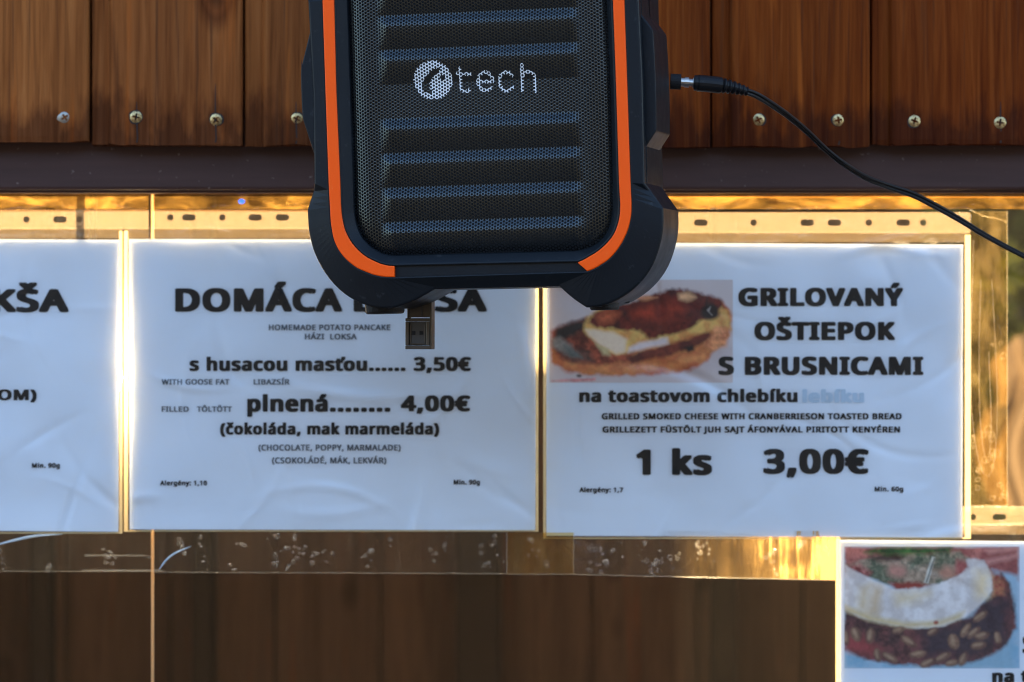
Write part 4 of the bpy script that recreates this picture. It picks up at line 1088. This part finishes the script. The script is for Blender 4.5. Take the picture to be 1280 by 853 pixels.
# side grips
def grip(sgn, px_pts, dep0, dep1):
    pts = [inv(a, b) for a, b in px_pts]
    pts = pts + [Vector((p.x - 2*p.y*LEAN, -p.y)) for p in pts[::-1]][1:]
    bm = bmesh.new(); a = [bm.verts.new((p.x, dep0, p.y)) for p in pts]; b = [bm.verts.new((p.x, dep1, p.y)) for p in pts]
    n = len(pts)
    for i in range(n): bm.faces.new((a[i], a[(i+1) % n], b[(i+1) % n], b[i]))
    bm.faces.new(a); bm.faces.new(b)
    bmesh.ops.recalc_face_normals(bm, faces=bm.faces)
    bmesh.ops.bevel(bm, geom=[e for e in bm.edges], offset=0.9*mm, segments=2, affect='EDGES', profile=0.5)
    bm_obj('side_grip', bm, M['case'], spk)
grip(1, [(795, 186), (804, 183), (817, 163), (817, 130), (816.5, 108)], 9.5*mm, 62*mm)
grip(-1, [(408, 197), (391, 192), (377, 148), (375.5, 125), (375, 108)], 2.2*mm, 62*mm)

# inner void and cones behind the mesh
loft('speaker_baffle', [(off(LD, -4*mm), 14*mm), (off(LD, -2*mm), 26*mm)], M['void'], spk, True)

# perforated steel mesh
def grille():
    pitch = 4.12*S*(D-0.33)/D
    inn = np.array([(p.x, p.y) for p in off(LD, 0.0)])
    u0_, u1_ = inn[:, 0].min(), inn[:, 0].max(); v0_, v1_ = inn[:, 1].min(), inn[:, 1].max()
    cu_, cv_ = [], []
    row = 0; u = u0_
    while u < u1_:
        v = v0_ + (pitch/2 if row % 2 else 0)
        while v < v1_:
            cu_.append(u); cv_.append(v); v += pitch
        u += pitch*math.sqrt(3)/2; row += 1
    cu_, cv_ = np.array(cu_), np.array(cv_)
    sd_ = poly_sd(inn, cu_, cv_)
    keep = sd_ < 0.0002
    cu_, cv_ = cu_[keep], cv_[keep]
    Rr = pitch/math.sqrt(3)
    # cell corners and hole corners
    ang = np.radians(60*np.arange(6))
    ou = cu_[:, None] + Rr*np.cos(ang); ov = cv_[:, None] + Rr*np.sin(ang)
    hr = Rr*0.71
    iu = cu_[:, None] + hr*np.cos(ang); iv = cv_[:, None] + hr*np.sin(ang)
    def depth(u, v):
        sd2 = poly_sd(inn, u, v)
        edge = np.clip(-sd2/0.016, 0, 1)
        d = 0.0065 - 0.0052*(1-(1-edge)**2.6)       # pressed dome: falls back at the rim
        # pixel rows of the ridges (in the speaker's own height)
        pv = 108 - v/(S*(D-0.33)/D)
        pu = 595 + u/(S*(D-0.33)/D)*math.cos(YAW)
        k = np.clip((pu-470)/17, 0, 1)*np.clip((727-pu)/17, 0, 1)
        k = k*k*(3-2*k)
        rel = ((np.abs(pv-108.5) - 21.65) % 43.3)
        up = pv < 108.5
        for q in (-4, -3, -2, -1, 1, 2, 3, 4):
            b = 108.5 + 43.3*q
            t = pv - b
            # upper flank faces the sky, lower flank faces down
            h = np.where(t < -7, 0, np.where(t < 7, np.sin(np.clip((t+7)/14, 0, 1)*math.pi/2)**1.3, np.clip(1-(np.clip(t-7, 0, 99)/29)**1.7, 0, 1)))
            d = d - 0.0028*h*k
        return d
    od, idd = depth(ou, ov), depth(iu, iv) + 0.00004   # punched holes dip inward
    n = len(cu_)
    verts = np.concatenate([np.stack([ou, od, ov], -1), np.stack([iu, idd, iv], -1)], 1).reshape(-1, 3)
    base = np.arange(n)[:, None]*12; k = np.arange(6)
    fs = np.stack([base+k, base+(k+1) % 6, base+6+(k+1) % 6, base+6+k], -1).reshape(-1, 4)
    me = bpy.data.meshes.new('grille'); me.from_pydata(verts.tolist(), [], fs.tolist()); me.update()
    me.materials.append(M['mesh_black']); me.materials.append(M['mesh_white'])
    # logo mask in photograph-like rows
    pts = [fwd(a, b, 0.001) for a, b in zip(cu_, cv_)]
    # face centres
    fc_u = (ou + np.roll(ou, -1, 1) + iu + np.roll(iu, -1, 1))/4; fc_v = (ov + np.roll(ov, -1, 1) + iv + np.roll(iv, -1, 1))/4
    P_ = ORG + WW*0.001
    X = P_.x + U.x*fc_u + V.x*fc_v; Y = P_.y + U.y*fc_u + V.y*fc_v; Z = P_.z + U.z*fc_u + V.z*fc_v
    kk = D/(Y+D); px = X*kk/S + 640; py = 426.5 - (Z-Z0)*kk/S
    def seg(ax, ay, bx, by):
        ex, ey = bx-ax, by-ay; t = np.clip(((px-ax)*ex+(py-ay)*ey)/(ex*ex+ey*ey), 0, 1)
        return np.hypot(px-ax-ex*t, py-ay-ey*t)
    def chain(ps): return np.min([seg(*ps[i], *ps[i+1]) for i in range(len(ps)-1)], axis=0)
    tk = 1.9
    white = (np.hypot(px-541.5, py-100.5) < 24)
    sw = poly_sd([(552, 84), (541, 88), (531, 98), (528, 108), (530, 116), (535, 114), (537, 108), (536, 103), (543, 95), (549, 90)], px, py) < 0.6
    dot = np.hypot(px-553.5, py-97) < 3.4
    low = poly_sd([(530, 112), (541, 112), (539, 117), (532, 116)], px, py) < 0
    white &= ~(sw | dot | low)
    def arc(cx, cy, rx, ry, a0, a1, n=14): return [(cx+rx*math.cos(R(a0+(a1-a0)*i/n)), cy+ry*math.sin(R(a0+(a1-a0)*i/n))) for i in range(n+1)]
    for ch in ([(575.3, 86), (575.3, 108)] + arc(582, 108, 6.5, 6.6, 180, 40), [(571.5, 92.5), (589, 92.5)],
               [(598, 102), (616, 101.5)] + arc(606.8, 102, 9.4, 11.5, -5, -318),
               arc(633.5, 102, 9.6, 11.5, -42, -318), [(653, 81), (653, 114)], [(653.5, 95)] + arc(661, 98, 8, 8, 200, 350) + [(669, 114)]):
        white |= chain(ch) < tk
    me.polygons.foreach_set('material_index', white.astype(int).ravel())
    me.update()
    o = link('grille', me, None, spk)
    o['label'] = 'black perforated steel mesh with pressed ridges and a white logo'
grille()

# rubber feet
def foot(px0, px1, py1, d0, d1):
    a = inv(px0, py1, d0); b = inv(px1, py1, d0)
    cx = (a.x+b.x)/2; r = (b.x-a.x)/2; top = a.y + 0.022; bot = a.y
    bm = bmesh.new(); n = 28; cd = (d0+d1)/2; rd = (d1-d0)/2
    rings = []
    for z, s_ in ((top, 1), (bot+0.0015, 1.0), (bot+0.0004, 0.95), (bot, 0.88)):
        rings.append([bm.verts.new((cx + r*s_*math.copysign(abs(math.cos(2*math.pi*k/n))**0.7, math.cos(2*math.pi*k/n)), cd + rd*s_*math.sin(2*math.pi*k/n), z)) for k in range(n)])
    for i in range(3):
        for k in range(n): bm.faces.new((rings[i][k], rings[i][(k+1) % n], rings[i+1][(k+1) % n], rings[i+1][k]))
    bm.faces.new(rings[-1]); bm.faces.new(rings[0])
    bm_obj('rubber_foot', bm, M['rubber'], spk)
foot(450, 496, 393, 0.016, 0.052)
foot(733, 768, 388, 0.014, 0.044)
foot(754, 785, 380, 0.046, 0.060)

# carrying handle (above the frame) and the strap it hangs by
bm = bmesh.new()
ht = -inv(600, 357).y
tube(bm, catmull([Vector((-0.07, 0.07, ht-0.004)), Vector((-0.066, 0.07, ht+0.02)), Vector((-0.045, 0.07, ht+0.032)), Vector((0.045, 0.07, ht+0.032)), Vector((0.066, 0.07, ht+0.02)), Vector((0.07, 0.07, ht-0.004))], 30), 0.008, 12)
bm_obj('carry_handle', bm, M['rubber'], spk, True)
hp = MS @ Vector((0, 0.07, ht+0.032))
bm = bmesh.new()
tube(bm, [hp + Vector((0, 0.012*math.cos(a), 0.012*math.sin(a))) for a in [2*math.pi*k/24 for k in range(25)]], 0.0025, 8, False)
tube(bm, [hp + Vector((0, 0, 0.012)), Vector((hp.x, hp.y, 2.36))], 0.0025, 8)
tube(bm, [Vector((hp.x, hp.y, 2.36)), Vector((hp.x, YF-0.001, 2.36))], 0.006, 10)
tag(bm_obj('hanging_hook', bm, M['steel'], None, True), 'steel hook arm on the board wall carrying the speaker by its handle', 'hook')

# usb stick in the port under the speaker
def usb():
    usb_d = 0.064
    q = inv(525, 400, usb_d)
    root = empty('usb_stick', (0, 0, 0), 'folded silver USB stick poking out under the speaker', 'usb stick')
    root.matrix_world = MS @ Matrix.Translation((q.x, usb_d, q.y)) @ Matrix.Rotation(R(1.6), 4, 'Y'); root['_local'] = 1
    px = S*(D-0.27)/D
    def b(name, x0, x1, z0, z1, y0, y1, mt, bev=0.4*mm): return box(name, (x0*px, y0, z0*px), (x1*px, y1, z1*px), M[mt], root, bev)
    b('body', -14, 14, 3, 46, -0.0015, 0.0045, 'usb_metal')
    b('body_edge', 14, 16.5, -36, 46, -0.0035, 0.006, 'usb_metal')
    b('body_edge', -15.8, -14, 0, 46, -0.002, 0.006, 'usb_metal')
    b('body_rib', 2, 4.5, 4, 46, -0.0022, -0.0012, 'usb_dark', 0.1*mm)
    # connector shell: open box front frame with two holes
    b('connector_frame', -17, 13.9, -2, 2, -0.0045, 0.006, 'usb_metal')
    b('connector_frame', -17, -12.5, -32, -2.2, -0.0045, 0.006, 'usb_metal')
    b('connector_frame', 9.5, 13.9, -32, -2.2, -0.0045, 0.006, 'usb_metal')
    b('connector_frame', -17, 16.4, -37, -32.2, -0.0046, 0.006, 'usb_metal')
    b('connector_tongue', -12.4, 9.4, -32, -2.2, -0.0030, 0.005, 'usb_dark')
    for x0, x1, z0, z1 in ((-11.5, -10, -29.5, -6), (7, 8.5, -29.5, -6), (-10, 7, -31, -29.5)): b('connector_rim', x0, x1, z0, z1, -0.0036, -0.0029, 'usb_metal', 0.1*mm)
    for x in (-7, 3): b('contact_window', x-2.2, x+2.2, -19, -14, -0.0034, -0.0029, 'void', 0.05*mm)
usb()

# audio cable
def cable():
    y0 = -0.262
    st_ = W(843, 102, y0)
    root = empty('audio_cable', st_, 'black cable with metal plug in the side of the speaker, trailing to the right', 'cable')
    def Q(px, py, y): return W(px, py, y)
    bm = bmesh.new(); tube(bm, [Q(838, 102, y0), Q(851, 102.6, y0)], 0.0052, 20); bm_obj('jack_socket', bm, M['rubber'], root)
    bm = bmesh.new()
    tube(bm, [Q(849, 102.4, y0), Q(856, 103, y0), Q(856.1, 103, y0), Q(861, 103.2, y0), Q(861.1, 103.2, y0), Q(866, 103.6, y0), Q(866.1, 103.6, y0), Q(873, 104, y0)],
         [0.0030, 0.0030, 0.0035, 0.0035, 0.0026, 0.0026, 0.0036, 0.0036], 18)
    bm_obj('jack_plug', bm, M['steel'], root)
    bm = bmesh.new()
    c = [Q(868, 103.8, y0), Q(871, 104, y0), Q(890, 105.6, y0+0.002), Q(905, 107.5, y0+0.003), Q(918, 110.2, y0+0.005), Q(933, 114.5, y0+0.008)]
    cc = catmull(c, 44); rad = []
    for i in range(45):
        t = i/44; r = 0.0052 if t < 0.05 else 0.0056 - 0.0022*max(0, (t-0.45)/0.55)
        if t > 0.5 and (i % 4) in (2, 3): r -= 0.0009
        rad.append(r)
    tube(bm, cc, rad, 18); bm_obj('plug_boot', bm, M['cable'], root)
    pts = [(931, 114), (945, 119), (962, 129), (985, 145), (1008, 164), (1032, 187), (1056, 206), (1082, 222), (1110, 233), (1140, 243), (1168, 257), (1200, 275), (1236, 297), (1285, 323), (1350, 356), (1440, 395), (1560, 430)]
    ys = [y0+0.008, y0+0.015, y0+0.025, y0+0.04, y0+0.055, y0+0.07, y0+0.08, y0+0.095, y0+0.11, y0+0.12, y0+0.13, y0+0.14, y0+0.15, y0+0.16, y0+0.17, y0+0.18, y0+0.20]
    base = catmull([W(a, b, y) for (a, b), y in zip(pts, ys)], 220)
    for s_ in (-1, 1):
        bm = bmesh.new(); q = []
        for i, p in enumerate(base):
            t = (base[min(i+1, 220)] - base[max(i-1, 0)]).normalized(); nn = t.cross(Vector((0, 1, 0))).normalized(); bb = t.cross(nn)
            a = math.sin(i*0.035)*0.9
            q.append(p + (nn*math.cos(a) + bb*math.sin(a))*0.00115*s_)
        tube(bm, q, 0.00125, 10); bm_obj('cable_strand', bm, M['cable'], root, True)
cable()

# timber house across the lane behind the camera: what glass, plastic and metal mirror
def house():
    root = empty('timber_house', (0, -12, 0), 'long dark timber house across the lane behind the camera', 'house')
    wm = mat('house_boards', (0.05, 0.036, 0.026, 1), 0.8)
    nn = noise_n(wm, coords(wm, (4, 4, 0.4)), 1.5, 4); L(wm, ramp(wm, nn, [(0.3, (0.008, 0.007, 0.006, 1)), (0.7, (0.018, 0.015, 0.012, 1))]), P(wm).inputs['Base Color'])
    box('wall', (-16, -15, 0), (16, -12, 4.2), wm, root)
    bm = bmesh.new()
    v = [bm.verts.new(p) for p in ((-17, -11.5, 4.1), (17, -11.5, 4.1), (17, -13.5, 5.9), (-17, -13.5, 5.9), (-17, -15.5, 4.1), (17, -15.5, 4.1))]
    for f in ((0, 1, 2, 3), (3, 2, 5, 4), (0, 3, 4), (1, 5, 2), (0, 4, 5, 1)): bm.faces.new([v[i] for i in f])
    bm_obj('roof', bm, mat('house_roof', (0.05, 0.045, 0.045, 1), 0.8), root)
    gm = mat('house_glass', (0.03, 0.035, 0.04, 1), 0.1)
    for x in range(-14, 15, 4): box('window', (x-0.6, -12.0, 1.2), (x+0.6, -11.96, 2.6), gm, root, 0.01)
house()
# a few trees and houses across the lane, mirrored faintly in glass and plastic
for i, (x, y, h) in enumerate(((-7, -17, 3.2), (1.5, -20, 3.6), (8, -16, 3.0))):
    bush('lane_tree', (x, y, h), (2.6, 2.0, 2.2), 5000, ['broad leafy tree across the lane behind the camera, on the left', 'tallest leafy tree across the lane straight behind the camera', 'low leafy tree across the lane behind the camera, on the right'][i], 'tree', 'trees across the lane', 0.14, 20+i)

for o in list(bpy.data.objects):
    if '_local' in o: del o['_local']
